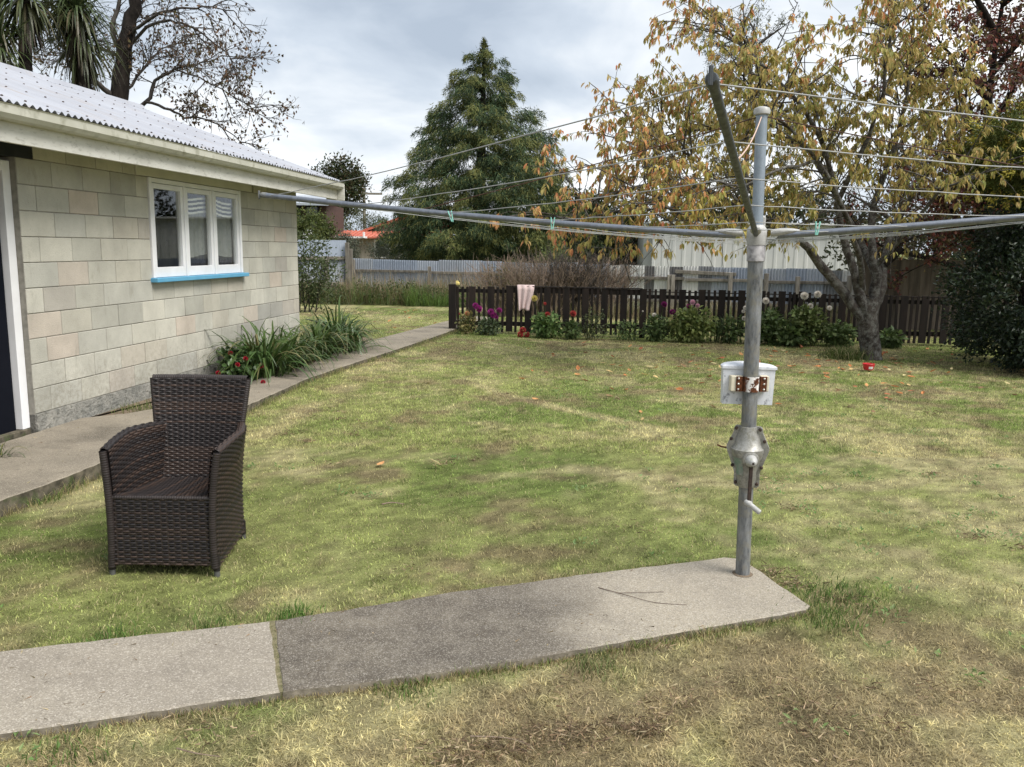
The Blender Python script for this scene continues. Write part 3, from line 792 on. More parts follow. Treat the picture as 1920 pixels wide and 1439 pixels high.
# core of the wall behind the blocks (mortar shows in the joints)
mb = MB()
gbox(mb, 0.0, 1.8, -.16, -.006, .0, 2.40); gbox(mb, 3.8, 5.594, -.16, -.006, .0, 2.40); gbox(mb, 1.8, 3.8, -.16, -.006, .0, 1.2305)
gbox(mb, 1.8, 3.8, -.16, -.02, 2.25, 2.40); gbox(mb, 5.45, 5.594, -5.0, -.17, 0, 2.45); gbox(mb, -4, 5.594, -5.0, -4.86, 0, 2.45); gbox(mb, -4, -3.86, -4.86, -.17, 0, 2.4)
gbox(mb, -4, -1.2, -.16, -.01, 0, 2.4)
mb.build('wall', MORTAR, garage)
mb = MB(); gbox(mb, 0.0, 5.6, -.16, .012, 0.0, ZL0 - 2.0 - .004); mb.build('footing', FOOTING, garage)
# blocks, one object each, sharing meshes by length
_bm = {}
def block_mesh(l, h):
    k = (round(l, 3), round(h, 3))
    if k not in _bm:
        mb = MB(); mb.box((0, 0, 0), (l - .007, .09, h - .007), None, .003)
        _bm[k] = mesh_np('block', mb.v, mb.f, BLOCK)
    return _bm[k]
for k in range(-1, 10):
    z1 = ZL0 - .2 * k; z0 = z1 - .2
    if k == -1: z1 = 2.36
    edges = [0] + (list(range(2, 28, 2)) if k % 2 == 0 else list(range(1, 28, 2))) + [28]
    for a, b_ in zip(edges[:-1], edges[1:]):
        if k == -1:
            if b_ <= 1 or (b_ > 8 and a < 20): 
                if not (a < 8 < b_): continue
                b_ = 8
        if 0 <= k <= 4:
            if a >= 9 and b_ <= 19: continue
            if a < 9 < b_: b_ = 9
            if a < 19 < b_: a = 19
        u = (a + b_) * .1
        jx = random.uniform(-.0015, .0015)
        link('block', block_mesh((b_ - a) * .2, z1 - z0), garage, gw(u, -.045 + random.uniform(-.002, .002), (z0 + z1) / 2), Matrix.Rotation(math.pi / 2 - GYAW + jx, 3, 'Z').to_euler())
# door opening at the near end
door = MB(); gbox(door, -1.05, -.10, -.14, -.10, .10, 2.12)
door = door.build('door', DOOR_DARK, garage, label='near-black garage door seen at the left edge')
fr_ = MB(); gbox(fr_, -.085, -.002, -.16, -.050, .12, 2.2, .004); fr_.build('door_frame', PAINT_WHITE, garage)
fr_ = MB(); gbox(fr_, -1.15, -.0855, -.16, -.052, 2.12, 2.2, .004); fr_.build('door_head', PAINT_WHITE, garage)
fr_ = MB(); gbox(fr_, -1.2, .195, -.15, .003, 2.2305, 2.40, .003); fr_.build('lintel', LINTEL, garage, label='dark timber lintel above the door')
fr_ = MB(); gbox(fr_, -1.15, -.002, -.25, -.045, .0, .118, .006); fr_.build('door_step', KERB, garage)
# board above window
fr_ = MB(); gbox(fr_, 1.603, 4.12, -.02, .012, 2.236, 2.37, .003); fr_.build('window_head_board', PAINT_SOFFIT, garage)
# window
w0, w1, wz0, wz1 = 1.80, 3.80, 1.2305, 2.2305
win = MB()
gbox(win, w0 + .004, w0 + .05, -.09, .016, wz0 + .0225, wz1, .003); gbox(win, w1 - .05, w1 - .004, -.09, .016, wz0 + .0225, wz1, .003)
gbox(win, w0 + .051, w1 - .051, -.09, .014, wz1 - .045, wz1 - .001, .003)
third = (w1 - w0 - .10) / 3
for i in (1, 2):
    uu = w0 + .05 + third * i
    gbox(win, uu - .022, uu + .022, -.09, .012, wz0 + .0225, wz1 - .046, .003)
window = win.build('window', PAINT_WHITE, garage)
for i in range(3):
    a = w0 + .05 + third * i + (.024 if i else .003); b_ = w0 + .05 + third * (i + 1) - (.024 if i < 2 else .003)
    s = MB(); zb, zt = wz0 + .024, wz1 - .05
    gbox(s, a, a + .05, -.05, .002, zb, zt, .003); gbox(s, b_ - .05, b_, -.05, .002, zb, zt, .003)
    gbox(s, a + .0505, b_ - .0505, -.05, .001, zt - .05, zt, .003); gbox(s, a + .0505, b_ - .0505, -.05, .001, zb, zb + .10, .003)
    s.build('sash', PAINT_WHITE, window)
    s = MB(); gbox(s, a + .045, b_ - .045, -.028, -.024, zb + .095, zt - .045); s.build('pane', GLASS, window)
s = MB(); rm = Matrix.Rotation(math.pi / 2 - GYAW, 3, 'Z'); gbox(s, w0 - .03, w1 + .03, -.05, .075, wz0 - .022, wz0 + .022, .005); s.build('sill', PAINT_BLUE, window, label='bright blue painted window sill')
# room behind the glass: back wall, floor and a striped curtain in the two right lights
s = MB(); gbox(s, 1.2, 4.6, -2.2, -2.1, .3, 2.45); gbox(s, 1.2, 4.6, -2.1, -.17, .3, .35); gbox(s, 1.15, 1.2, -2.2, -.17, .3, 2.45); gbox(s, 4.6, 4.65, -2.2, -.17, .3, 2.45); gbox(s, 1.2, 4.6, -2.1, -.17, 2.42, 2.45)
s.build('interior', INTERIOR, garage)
def drape(u0, u1, z0, z1, mt, n0, name, par):
    us = np.linspace(u0, u1, 60); k = 4
    V, F = [], []
    for zi, z in enumerate(np.linspace(z0, z1, k)):
        for u in us:
            V.append(gw(u, n0 + .010 * math.sin(u * 55) + .006 * math.sin(u * 23), z + .018 * math.sin(u * 6.5)))
    for zi in range(k - 1):
        for i in range(len(us) - 1):
            F.append((zi * 60 + i, zi * 60 + i + 1, (zi + 1) * 60 + i + 1, (zi + 1) * 60 + i))
    m_ = MB(); m_.add(V, F); return m_.build(name, mt, par, smooth=True)
cu = drape(2.50, 3.76, 1.46, 1.93, BLIND_GREY, -.085, 'curtain', window)
drape(2.50, 3.76, 1.93, 2.19, BLIND_NAVY, -.085, 'curtain_top', window)
drape(2.50, 3.76, 1.26, 1.46, BLIND_NAVY, -.09, 'curtain_hem', window)
for i in range(4):
    drape(2.50, 3.76, 1.925 + i * .048, 1.948 + i * .048, BLIND_STRIPE, -.078, 'curtain_stripe', window)
# soffit, fascia, gutter
s = MB(); V = [gw(-4, .0, 2.335), gw(5.98, .0, 2.335), gw(5.98, .44, 2.262), gw(-4, .44, 2.262), gw(-4, .0, 2.36), gw(5.98, .0, 2.36), gw(5.98, .44, 2.30), gw(-4, .44, 2.30)]
s.add(V, [(0, 3, 2, 1), (4, 5, 6, 7), (0, 1, 5, 4), (1, 2, 6, 5), (2, 3, 7, 6), (3, 0, 4, 7)]); s.build('soffit', PAINT_SOFFIT, garage)
s = MB()
for a, b_ in ((-4, .62), (.622, 3.1), (3.102, 5.98)): gbox(s, a, b_, .44, .465, 2.255, 2.43, .003)
s.build('fascia', PAINT_FASCIA, garage)
s = MB(); prof = [(.468, 2.49), (.468, 2.402), (.50, 2.39), (.545, 2.40), (.568, 2.43), (.572, 2.482), (.580, 2.492), (.566, 2.494), (.560, 2.44), (.54, 2.412), (.50, 2.402), (.478, 2.41), (.478, 2.49)]
V = [gw(u, n, z) for u in (-4, 6.0) for n, z in prof]; k = len(prof)
s.add(V, [(i, (i + 1) % k, k + (i + 1) % k, k + i) for i in range(k)] + [tuple(range(k)), tuple(range(k, 2 * k))[::-1]])
s.build('gutter', PAINT_CREAM, garage)
# boxed eave end and barge board up the gable
s = MB(); gbox(s, 5.985, 6.005, .30, .575, 2.24, 2.47, .003); s.build('eave_end_box', PAINT_FASCIA, garage)
RZ0, RN0, RZ1, RN1 = 2.516, .53, 3.55, -2.5
s = MB()
for nA, nB in (((RN0 - .02), RN1), (RN1, -5.5)):
    zA = RZ0 - .03 if nA > 0 else RZ1 - .02; zB = RZ1 - .02 if nA > 0 else RZ0 - .03
    V = [gw(u, n, z) for u in (5.985, 6.01) for n, z in ((nA, zA - .16), (nA, zA), (nB, zB), (nB, zB - .16))]
    s.add(V, [(0, 1, 2, 3), (7, 6, 5, 4), (0, 4, 5, 1), (1, 5, 6, 2), (2, 6, 7, 3), (3, 7, 4, 0)])
s.build('barge_board', PAINT_FASCIA, garage)
s = MB(); s.add([gw(5.58, n, z) for n, z in ((.0, 2.3), (-2.5, 3.42), (-5, 2.3))] + [gw(5.46, n, z) for n, z in ((.0, 2.3), (-2.5, 3.42), (-5, 2.3))], [(0, 1, 2), (3, 5, 4), (0, 3, 4, 1), (1, 4, 5, 2), (2, 5, 3, 0)])
s.build('gable', MORTAR, garage)
# corrugated roof sheets, one object per sheet
def roof_sheet_mesh(front):
    pitch, amp = .0762, .0115
    us = np.arange(0, .762 + .0762 + 1e-6, pitch / 8)
    nA, nB = (RN0, RN1) if front else (-5.52, RN1)
    V = []; rows = 5
    for j in range(rows):
        t = j / (rows - 1); n = nA + (nB - nA) * t; z = RZ0 + (RZ1 - RZ0) * t
        for u in us: V.append((u, n, z + amp * math.sin(u / pitch * 2 * math.pi)))
    k = len(us)
    # local x along wall, y outward -> rotate into the world by hand
    W_ = [tuple((GU * v[0] + GN * v[1]).tolist() + [v[2]]) for v in V]
    F = [(j * k + i, j * k + i + 1, (j + 1) * k + i + 1, (j + 1) * k + i) for j in range(rows - 1) for i in range(k - 1)]
    return mesh_np('roof_sheet', W_, F, ROOF, None, True)
rmf, rmb = roof_sheet_mesh(True), roof_sheet_mesh(False)
u = -4.0; i = 0
while u < 5.6:
    q = GO + GU * u
    link('roof_sheet', rmf, garage, (q[0], q[1], .003 * (i % 2))); link('roof_sheet', rmb, garage, (q[0], q[1], .003 * (i % 2)))
    u += .762; i += 1
s = MB()
for nn in (-2.35, -1.65, -.95, -.25, .42):
    t = (RN0 - nn) / (RN0 - RN1); z = RZ0 + (RZ1 - RZ0) * t
    uu = -4 + .0762 * 2.25
    while uu < 5.95:
        s.lathe(gw(uu, nn, z + .010), (0, 0, 1), [(0, .010), (.004, .010), (.009, .006)], 6); uu += .0762 * 3
o = s.build('roofing_nail', BOLT, garage); o['kind'] = 'stuff'
s = MB(); V = []
rp = [(.16, -.055), (.05, -.012), (.025, .03), (0, .045), (-.025, .03), (-.05, -.012), (-.16, -.055)]
for uu in (-4, 6.0):
    V += [gw(uu, RN1 + n, RZ1 + .012 + z) for n, z in rp]
s.add(V, [(i, i + 1, 7 + i + 1, 7 + i) for i in range(6)]); s.build('ridge_cap', ROOF, garage, smooth=True)

# ------------------------------------------------------------------ woven armchair
WICKER = mat_vcol('brown_wicker', 0.5, 0.38)
WICK_FRAME = mat_noise('dark_wicker_core', (0.010, 0.008, 0.008), (0.018, 0.014, 0.013), 30, .6)
FOOT_GREY = mat_noise('grey_plastic_foot', (.07, .07, .066), (.10, .10, .095), 30, .5)
CH = np.array([-1.692, 4.165, -0.012])
chair = thing('wicker_armchair', CH, 'dark brown woven wicker armchair standing on the lawn', 'chair')
chair.rotation_euler = (0, 0, 0)

def weave(S, n_out, sw, th, row=.0112, stake=.031, thick=.0034, vert=True):
    """strands over the surface S(s,t) (s across, t up; metres), bulging along the normal"""
    V, F, C, off = [], [], [], 0
    def nrm(s, t):
        e = .004
        a = S(s + e, t) - S(s - e, t); b_ = S(s, t + e) - S(s, t - e)
        n = np.cross(a, b_); n /= np.linalg.norm(n, axis=-1, keepdims=True) + 1e-9
        return n * n_out
    rows = max(2, int(th / row)); ns = max(8, int(sw / stake * 6))
    s = np.linspace(0, sw, ns)
    for j in range(rows):
        t0 = (j + .5) * th / rows
        ph = (j % 2) * math.pi
        offn = thick * (.9 + .9 * np.sin(s / stake * math.pi + ph)) 
        hw = th / rows * .47
        base = np.array([.018, .0145, .0145]) if rng.random() < .55 else np.array([.042, .027, .021])
        base = base * rng.uniform(.75, 1.35)
        cv_ = base * (1 + .35 * (fbm(s * 9 + j * 3.7, s * 0 + j, 1.0, 2)[:, None] - .5))
        for dt, extra in ((-hw, -.0012), (0, .0012), (hw, -.0012)):
            tt = np.full(ns, t0 + dt)
            V.append(S(s, tt) + nrm(s, tt) * (offn + extra)[:, None]); C.append(cv_)
        i = np.arange(ns - 1)
        for r in (0, 1):
            a = off + r * ns + i
            F.append(np.stack([a, a + 1, a + 1 + ns, a + ns], 1))
        off += 3 * ns
    if vert:
        nst = max(2, int(sw / stake)); nt_ = rows * 2
        t = np.linspace(0, th, nt_)
        for q in range(nst + 1):
            s0 = q * sw / nst
            base = np.array([.024, .017, .015]) * rng.uniform(.8, 1.3)
            for ds in (-.005, .005):
                ss = np.full(nt_, np.clip(s0 + ds, 0, sw)); V.append(S(ss, t) + nrm(ss, t) * (thick * 1.0)); C.append(np.tile(base, (nt_, 1)))
            i = np.arange(nt_ - 1)
            F.append(np.stack([off + i, off + i + 1, off + nt_ + i + 1, off + nt_ + i], 1)); off += 2 * nt_
    return np.concatenate(V), np.concatenate(F), np.concatenate(C), True

def core(S, sw, th, depth, n_out, ks=14, kt=10):
    """solid backing sheet behind the strands"""
    s = np.linspace(0, sw, ks); t = np.linspace(0, th, kt); SS, TT = np.meshgrid(s, t)
    e = .004
    p_ = S(SS.ravel(), TT.ravel())
    a = S(SS.ravel() + e, TT.ravel()) - S(SS.ravel() - e, TT.ravel()); b_ = S(SS.ravel(), TT.ravel() + e) - S(SS.ravel(), TT.ravel() - e)
    n = np.cross(a, b_); n /= np.linalg.norm(n, axis=1)[:, None]; n *= n_out
    V = np.concatenate([p_ - n * .001, p_ - n * depth]); N = ks * kt
    F = []
    for j in range(kt - 1):
        for i in range(ks - 1):
            q = (j * ks + i, j * ks + i + 1, (j + 1) * ks + i + 1, (j + 1) * ks + i)
            F.append(q); F.append(tuple(N + k for k in q[::-1]))
    rim = [j for j in range(ks)] + [j * ks + ks - 1 for j in range(1, kt)] + [(kt - 1) * ks + i for i in range(ks - 2, -1, -1)] + [j * ks for j in range(kt - 2, 0, -1)]
    for a_, b2 in zip(rim, rim[1:] + rim[:1]): F.append((a_, b2, N + b2, N + a_))
    return V, np.array(F), np.tile([.010, .008, .008], (2 * N, 1)), False

def chair_part(name, pieces, parent=chair, label=None):
    strands = [q for q in pieces if q[3] is True]; solid = [q[:3] for q in pieces if q[3] is False]; rims = [q[:3] for q in pieces if q[3] == 'rim']
    v, f, c = merge(solid)
    o = link(name, mesh_np(name, v, [f], WICKER, c, False), parent, CH, label=label)
    for q in rims:
        link('rim', mesh_np('rim', q[0], [q[1]], WICKER, q[2], True), o, CH)
    if strands:
        v, f, c = merge([q[:3] for q in strands])
        w_ = link('weave', mesh_np('weave', v, [f], WICKER, c, False), o, CH); w_['kind'] = 'stuff'
    return o

# backrest: leaning, wider at the top, slightly dished
def S_back(s, t):
    k = t / .53; hw = .198 + .060 * k
    x = (s / .5 - .5) * 2 * hw
    y = .205 + .105 * k + .022 * (1 - (x / hw) ** 2) - .022
    return np.stack([x, y, .355 + .533 * k + 0 * x], -1)
def S_back_r(s, t):
    q = S_back(s, t); q[..., 1] += .034; return q
top_roll = tube_np([S_back(np.array(s), np.array(.53)) + [0, .016, .0] for s in np.linspace(-.004, .504, 12)], .018, 8)
tr_v = np.array(top_roll[0]); tr_f = np.array([q for q in top_roll[1] if len(q) == 4])
def roll_strip(pts, r, pitch=.012):
    """wrapped rim: a chain of little bands round an edge"""
    pts = np.asarray(pts, float); d = np.r_[0, np.cumsum(np.linalg.norm(np.diff(pts, axis=0), axis=1))]
    k = int(d[-1] / (pitch / 4)); t = np.linspace(0, d[-1], k)
    q = np.stack([np.interp(t, d, pts[:, i]) for i in range(3)], 1)
    rad = r + .0022 * np.abs(np.sin(t / pitch * math.pi))
    v, f = tube_np(q, rad, 8, False)
    c = np.array([.021, .016, .015]) * (1 + .5 * (vnoise(t / pitch * .37, t * 0) - .2))[:, None]
    return np.array(v), np.array(f), np.repeat(c, 8, 0), 'rim'
rim_back = [S_back(np.array(s), np.array(.53)) + [0, .016, 0] for s in np.linspace(0, .5, 14)]
rim_l = [S_back(np.array(0.), np.array(t)) + [0, .016, 0] for t in np.linspace(0, .53, 8)]
rim_r = [S_back(np.array(.5), np.array(t)) + [0, .016, 0] for t in np.linspace(0, .53, 8)]
chair_part('backrest', [core(S_back, .5, .53, .03, 1), weave(S_back, 1, .5, .53), weave(S_back_r, -1, .5, .53, .016, .05), roll_strip(rim_back, .017), roll_strip(rim_l, .016), roll_strip(rim_r, .016)])

# seat: fine strands running front to back
def S_seat(s, t):
    k = t / .47; hw = .245 - .045 * k
    return np.stack([(s / .49 - .5) * 2 * hw, -.285 + .50 * k, .402 - .040 * k - .010 * np.sin(k * math.pi) + 0 * s], -1)
def S_seat_x(s, t): return S_seat(t * .49 / .47, s * .47 / .49)
chair_part('seat', [core(S_seat, .49, .47, .03, 1), weave(S_seat_x, -1, .49, .47, .010, .045, .0016, False), roll_strip([S_seat(np.array(s), np.array(0.)) + [0, .003, -.008] for s in np.linspace(0, .49, 10)], .010)])

# apron under the front of the seat
def S_apr(s, t):
    return np.stack([(s / .50 - .5) * (.50 - .01 * t), -.286 + 0 * s, .055 + t * 1.045], -1)
chair_part('apron', [core(S_apr, .5, .325, .02, 1), weave(S_apr, 1, .5, .325)])
def S_aprb(s, t): return np.stack([(s / .42 - .5) * .42, .235 + 0 * s, .10 + t], -1)
chair_part('rear_apron', [core(S_aprb, .42, .27, .02, -1), weave(S_aprb, -1, .42, .27, .016, .05)])

# arms: curved side panels from the foot rail up to a broad armrest
def side(sg):
    def S(s, t):
        k = s / .54; h = t / .585                      # k: front -> back, h: bottom -> top
        xb = .268 - .045 * k                           # line at the bottom
        xt = (.306 if sg > 0 else .272) + .018 * np.sin(np.clip(k, 0, 1) * math.pi) - .055 * np.clip(k - .55, 0, 1) / .45
        w = h ** 1.9
        x = xb + (xt - xb) * w - .010 * np.sin(h * math.pi)
        y = -.285 + .54 * k - .012 * h * (1 - k)
        z = .042 + t * (1 + .035 * np.sin(k * math.pi) + .03 * k) + 0 * s
        return np.stack([sg * x, y, z], -1)
    return S
for sg in (-1, 1):
    S = side(sg)
    def Si(s, t, S=S, sg=sg):
        q = S(s, t); q[..., 0] -= sg * (.030 + .012 * (np.asarray(t) / .585)); return q
    top = [(S(np.array(s), np.array(.585)) + Si(np.array(s), np.array(.585))) / 2 + [0, 0, -.004] for s in np.linspace(0, .54, 14)]
    fr1 = [S(np.array(0.), np.array(t)) - [sg * .016, 0, 0] for t in np.linspace(0, .585, 10)]
    n_o = 1 if sg > 0 else -1
    def Stop(s, t, S=S, Si=Si):
        a = S(s, np.full_like(s, .585)); b_ = Si(s, np.full_like(s, .585)); k = (t / .042)[..., None]
        q = a + (b_ - a) * k; q[..., 2] += .016 * np.sin(np.clip(t / .042, 0, 1) * math.pi) ; return q
    chair_part('armrest', [core(S, .54, .585, .028, n_o), weave(S, n_o, .54, .585), weave(Si, -n_o, .54, .585), weave(Stop, n_o, .54, .042, .0105, .026, .0025, False),
                           roll_strip(top, .019), roll_strip(fr1, .017)])
for sx, sy in ((-.266, -.285), (.266, -.285), (-.222, .262), (.222, .262)):
    mb = MB(); sx *= .965; sy *= .97; mb.tube([CH + [sx, sy, .028], CH + [sx, sy, .10]], .0165, 10)
    lg = mb.build('leg', WICK_FRAME, chair, smooth=True)
    mb = MB(); mb.tube([CH + [sx, sy, -.006], CH + [sx, sy, .0285]], .0145, 10); mb.build('foot_cap', FOOT_GREY, lg, smooth=True)

# ------------------------------------------------------------------ rotary clothesline
PB = np.array([1.154, 3.921, SLAB_Z])
def ax(z): return np.array([1.154 - .0186 * z, 3.921, z])
cl_ = thing('rotary_clothesline', PB, 'old galvanised rotary clothesline with crank gearbox on a concrete slab', 'clothesline')
HUB = ax(1.676)
mb = MB(); mb.tube([ax(-.05), ax(.25), ax(.48)], .0345, 24); mb.build('lower_post', GALV_POST, cl_, smooth=True)
mb = MB(); mb.tube([ax(.75), ax(1.1), ax(1.565)], .0355, 24); mb.build('upper_post', GALV_POST, cl_, smooth=True)
mb = MB(); mb.lathe(ax(SLAB_Z + .0015), (0, 0, 1), [(0, .050), (.001, .047), (.003, .036)], 20); mb.build('base_ring', SOIL, cl_, label='dark stained concrete ring round the foot of the post')
mb = MB(); mb.lathe(ax(1.553), (-.0186, 0, 1), [(0, .039), (.002, .041), (.075, .041), (.080, .038)], 24); mb.build('collar', COLLAR, cl_, smooth=True, label='stained whitish collar below the arms')
mb = MB(); mb.tube([ax(1.60), ax(1.9), ax(2.215)], .0255, 20); mb.build('mast', GALV_MAST, cl_, smooth=True)
mb = MB(); mb.lathe(ax(2.208), (-.0186, 0, 1), [(0, .030), (.003, .036), (.018, .038), (.030, .033), (.036, .018), (.037, .001)], 20); mb.build('mast_cap', CAST_PALE, cl_, smooth=True)
mb = MB(); mb.lathe(ax(1.625), (-.0186, 0, 1), [(0, .034), (.004, .044), (.045, .046), (.075, .044), (.09, .034), (.095, .027)], 24)
mb.box(ax(1.735) + [.012, .02, 0], (.055, .05, .055), None, .008); mb.build('hub', CAST_PALE, cl_, smooth=True)

tips = {'near': np.array([.448, 2.0, 1.998]), 'left': np.array([-1.408, 4.76, 1.880]), 'right': np.array([3.62, 3.02, 1.955]), 'far': np.array([1.78, 6.35, 1.655])}
def arm_pt(k, t):
    T = tips[k]; q = HUB + (T - HUB) * t
    q[2] = HUB[2] + (T[2] - HUB[2]) * ((.68 * t + .32 * t * t) if k != 'near' else t) - .010
    return q
arms = {}
for k in tips:
    d = unit(tips[k] - HUB)
    mb = MB(); mb.tube([arm_pt(k, t) for t in np.linspace(.035, 1, 14)], .0152 if k != 'near' else .0128, 14)
    arms[k] = mb.build('arm', GALV_ARM if k != 'near' else GALV_SHADED, cl_, smooth=True)
    mb = MB(); tp = arm_pt(k, 1.0)
    mb.lathe(tp - d * .03, d, [(0, .0155), (.03, .0165), (.042, .0125), (.043, .002)], 14)
    up = np.array([0, 0, 1.]); mb.box(tuple(tp + d * .022), (.010, .010, .046), None, .002)
    mb.build('end_cap', GALV_POST if k != 'near' else GALV_SHADED, arms[k], smooth=True)
    mb = MB()                                                # cast bracket that clasps the arm
    side_ = unit(np.cross(d, up)); q0 = arm_pt(k, .018); pts = []
    for t, w, h in ((0, .020, .026), (.035, .026, .030), (.07, .024, .026), (.10, .017, .018), (.125, .004, .006)):
        pts.append((q0 + d * (t + .015) + up * .012, w, h))
    V, F = [], []
    for c_, w, h in pts:
        for i in range(12):
            a = 2 * math.pi * i / 12; V.append(tuple(c_ + side_ * w * math.cos(a) + up * (h * .62 * math.sin(a))))
    for j in range(4):
        for i in range(12): F.append((j * 12 + i, j * 12 + (i + 1) % 12, (j + 1) * 12 + (i + 1) % 12, (j + 1) * 12 + i))
    F += [tuple(range(12))[::-1], tuple(range(48, 60))]
    mb.add(V, F); mb.build('bracket', CAST_PALE, arms[k], smooth=True)

def wire(a, b_, sag, n=16, wob=.0):
    t = np.linspace(0, 1, n)[:, None]
    q = a + (b_ - a) * t
    q[:, 2] -= sag * 4 * t[:, 0] * (1 - t[:, 0])
    if wob: q[1:-1] += rng.normal(0, wob, (n - 2, 3))
    return q
TS = {'left': [.985, .78, .592, .412, .242, .126], 'near': [.985, .754, .544, .338, .172, .09], 'right': [.985, .79, .60, .415, .245, .126], 'far': [.985, .79, .60, .415, .245, .126]}
for a, b_ in (('left', 'near'), ('near', 'right'), ('right', 'far'), ('far', 'left')):
    for i in range(6):
        L_ = np.linalg.norm(arm_pt(a, TS[a][i]) - arm_pt(b_, TS[b_][i]))
        mb = MB(); mb.tube(wire(arm_pt(a, TS[a][i]), arm_pt(b_, TS[b_][i]), .006 * L_ + (.012 if 'far' in (a, b_) else 0), 18, .0012), .0022 if 'far' not in (a, b_) else .0020, 5)
        mb.build('washing_line', WIRE, cl_, smooth=True)
for k in tips:
    mb = MB(); mb.tube(wire(ax(2.205), arm_pt(k, .636) + [0, 0, .01], .012 if k != 'near' else .03, 14), .0028, 5)
    mb.build('brace_wire', RUST_WIRE if k != 'near' else LINK_COPPER, cl_, smooth=True)

# gearbox casting
gb = MB()
AX = np.array([-.0186, 0, 1.0])
gb.lathe(ax(.472), AX, [(0, .040), (.012, .046), (.075, .048), (.12, .058), (.16, .074), (.178, .078), (.19, .078), (.196, .070), (.235, .058), (.275, .045), (.297, .042), (.299, .036)], 26)
gear = gb.build('gearbox', CAST_ALLOY, cl_, smooth=True, label='cast alloy gearbox with bolted flange')
fl = MB()
out_ = [(.050, .472), (.060, .482), (.060, .545), (.094, .640), (.099, .655), (.099, .672), (.068, .742), (.066, .762), (.056, .772)]
ring = [(x_, z_) for x_, z_ in out_] + [(-x_, z_) for x_, z_ in out_[::-1]]
fd = unit(np.array([.93, -.36, 0]))                       # flange plane turned slightly to the camera
fnv = np.array([fd[1], -fd[0], 0])
V = []
for dd in (.010, -.010):
    for x_, z_ in ring:
        V.append(tuple(ax(z_) + fd * x_ + fnv * dd))
k = len(ring)
fl.add(V, [tuple(range(k)), tuple(range(k, 2 * k))[::-1]] + [(i, (i + 1) % k, k + (i + 1) % k, k + i) for i in range(k)])
fl.build('flange', CAST_ALLOY, gear)
for x_, z_ in ((.055, .760), (-.055, .760), (.078, .705), (-.078, .705), (.068, .575), (-.068, .575), (.050, .492), (-.050, .492)):
    mb = MB(); q = ax(z_) + fd * x_ - fnv * -.010
    if np.dot(fnv, [0, -1, 0]) < 0: q = ax(z_) + fd * x_ - fnv * .010
    o_ = fnv if np.dot(fnv, [0, -1, 0]) > 0 else -fnv
    mb.lathe(q, o_, [(0, .0085), (.010, .0085), (.0125, .006)], 6); mb.build('bolt', BOLT, gear)
fo = fnv if np.dot(fnv, [0, -1, 0]) > 0 else -fnv
cd = unit(fo + np.array([.30, 0, -.06]))
bq = ax(.622) + fo * .050 + fd * .016
mb = MB(); mb.lathe(bq - cd * .03, cd, [(0, .038), (.045, .040), (.055, .038), (.058, .030)], 22); mb.build('crank_boss', CAST_ALLOY, gear, smooth=True)
mb = MB(); mb.lathe(bq + cd * .024, cd, [(0, .029), (.018, .028), (.038, .020), (.052, .011), (.054, .002)], 20); cone = mb.build('crank_cone', CAST_PALE, gear, smooth=True)
mb = MB(); mb.lathe(bq + cd * .0765, cd, [(0, .006), (.002, .006)], 10); mb.build('cone_hole', BOLT, cone)
mb = MB(); gbp = ax(.56)
V, F = [], []
for j, z_ in enumerate(np.linspace(.535, .622, 5)):
    for i in range(9):
        a = -1.35 + 1.1 * i / 8; r_ = np.interp(z_ - .472, [0, .012, .075, .12, .16], [.040, .046, .048, .058, .074]) + .0025
        dr = fo * math.cos(a) + fd * math.sin(a); V.append(tuple(ax(z_) + dr * r_))
for j in range(4):
    for i in range(8): F.append((j * 9 + i, j * 9 + i + 1, (j + 1) * 9 + i + 1, (j + 1) * 9 + i))
mb.add(V, F); mb.build('green_paint_patch', GREEN_PATINA, gear, smooth=True)
ck = bq + cd * .042
ce = ck + np.array([-.002, 0, -.205])
mb = MB(); mb.box(tuple((ck + ce) / 2), (.018, .010, .20), None, .003); crank = mb.build('crank_rod', BOLT, gear)
hd = unit(np.array([.62, -.62, -.45]))
mb = MB(); mb.lathe(ce - hd * .02, hd, [(0, .013), (.006, .0165), (.028, .016), (.032, .0125), (.085, .013), (.089, .010)], 14); mb.build('crank_grip', CAST_PALE, crank, smooth=True)
mb = MB(); mb.tube([ax(.655) - fd * .095, ax(.655) - fd * .125 + [0, 0, .002], ax(.657) - fd * .145 + [0, 0, .008]], .004, 6); mb.build('lock_wire', RUST, gear)

# peg box clamped to the post
bx = ax(.962) + np.array([0, .038, 0])
pegbox = thing('peg_box', bx, 'white enamel peg box with lid strapped to the clothesline post', 'box')
def dplan(hw, dep, y0, n=18):
    return [(-hw, y0), (hw, y0)] + [(hw * math.cos(a), y0 + .03 + dep * math.sin(a)) for a in np.linspace(0, math.pi, n)]
mb = MB(); lo = dplan(.120, .10, .035); hi = dplan(.125, .105, .030); k = len(lo)
z0, z1 = .870, 1.052; cx_ = bx[0]; cy_ = 3.921
tl = lambda x_, z_: z_ - .028 * x_ * .6
V = [(cx_ + x_, cy_ + y_, tl(x_, z0)) for x_, y_ in lo] + [(cx_ + x_, cy_ + y_, tl(x_, z1)) for x_, y_ in hi]
mb.add(V, [tuple(range(k))[::-1], tuple(range(k, 2 * k))] + [(i, (i + 1) % k, k + (i + 1) % k, k + i) for i in range(k)])
mb.build('body', BOX_WHITE, pegbox)
mb = MB(); lid = dplan(.131, .112, .024); V = []
for sc, dz in ((1, -.012), (1, 0), (.9, .007), (.55, .013), (.001, .015)):
    V += [(cx_ + x_ * sc, cy_ + .09 + (y_ - .09) * sc, tl(x_, z1) + .003 + dz) for x_, y_ in lid]
k = len(lid)
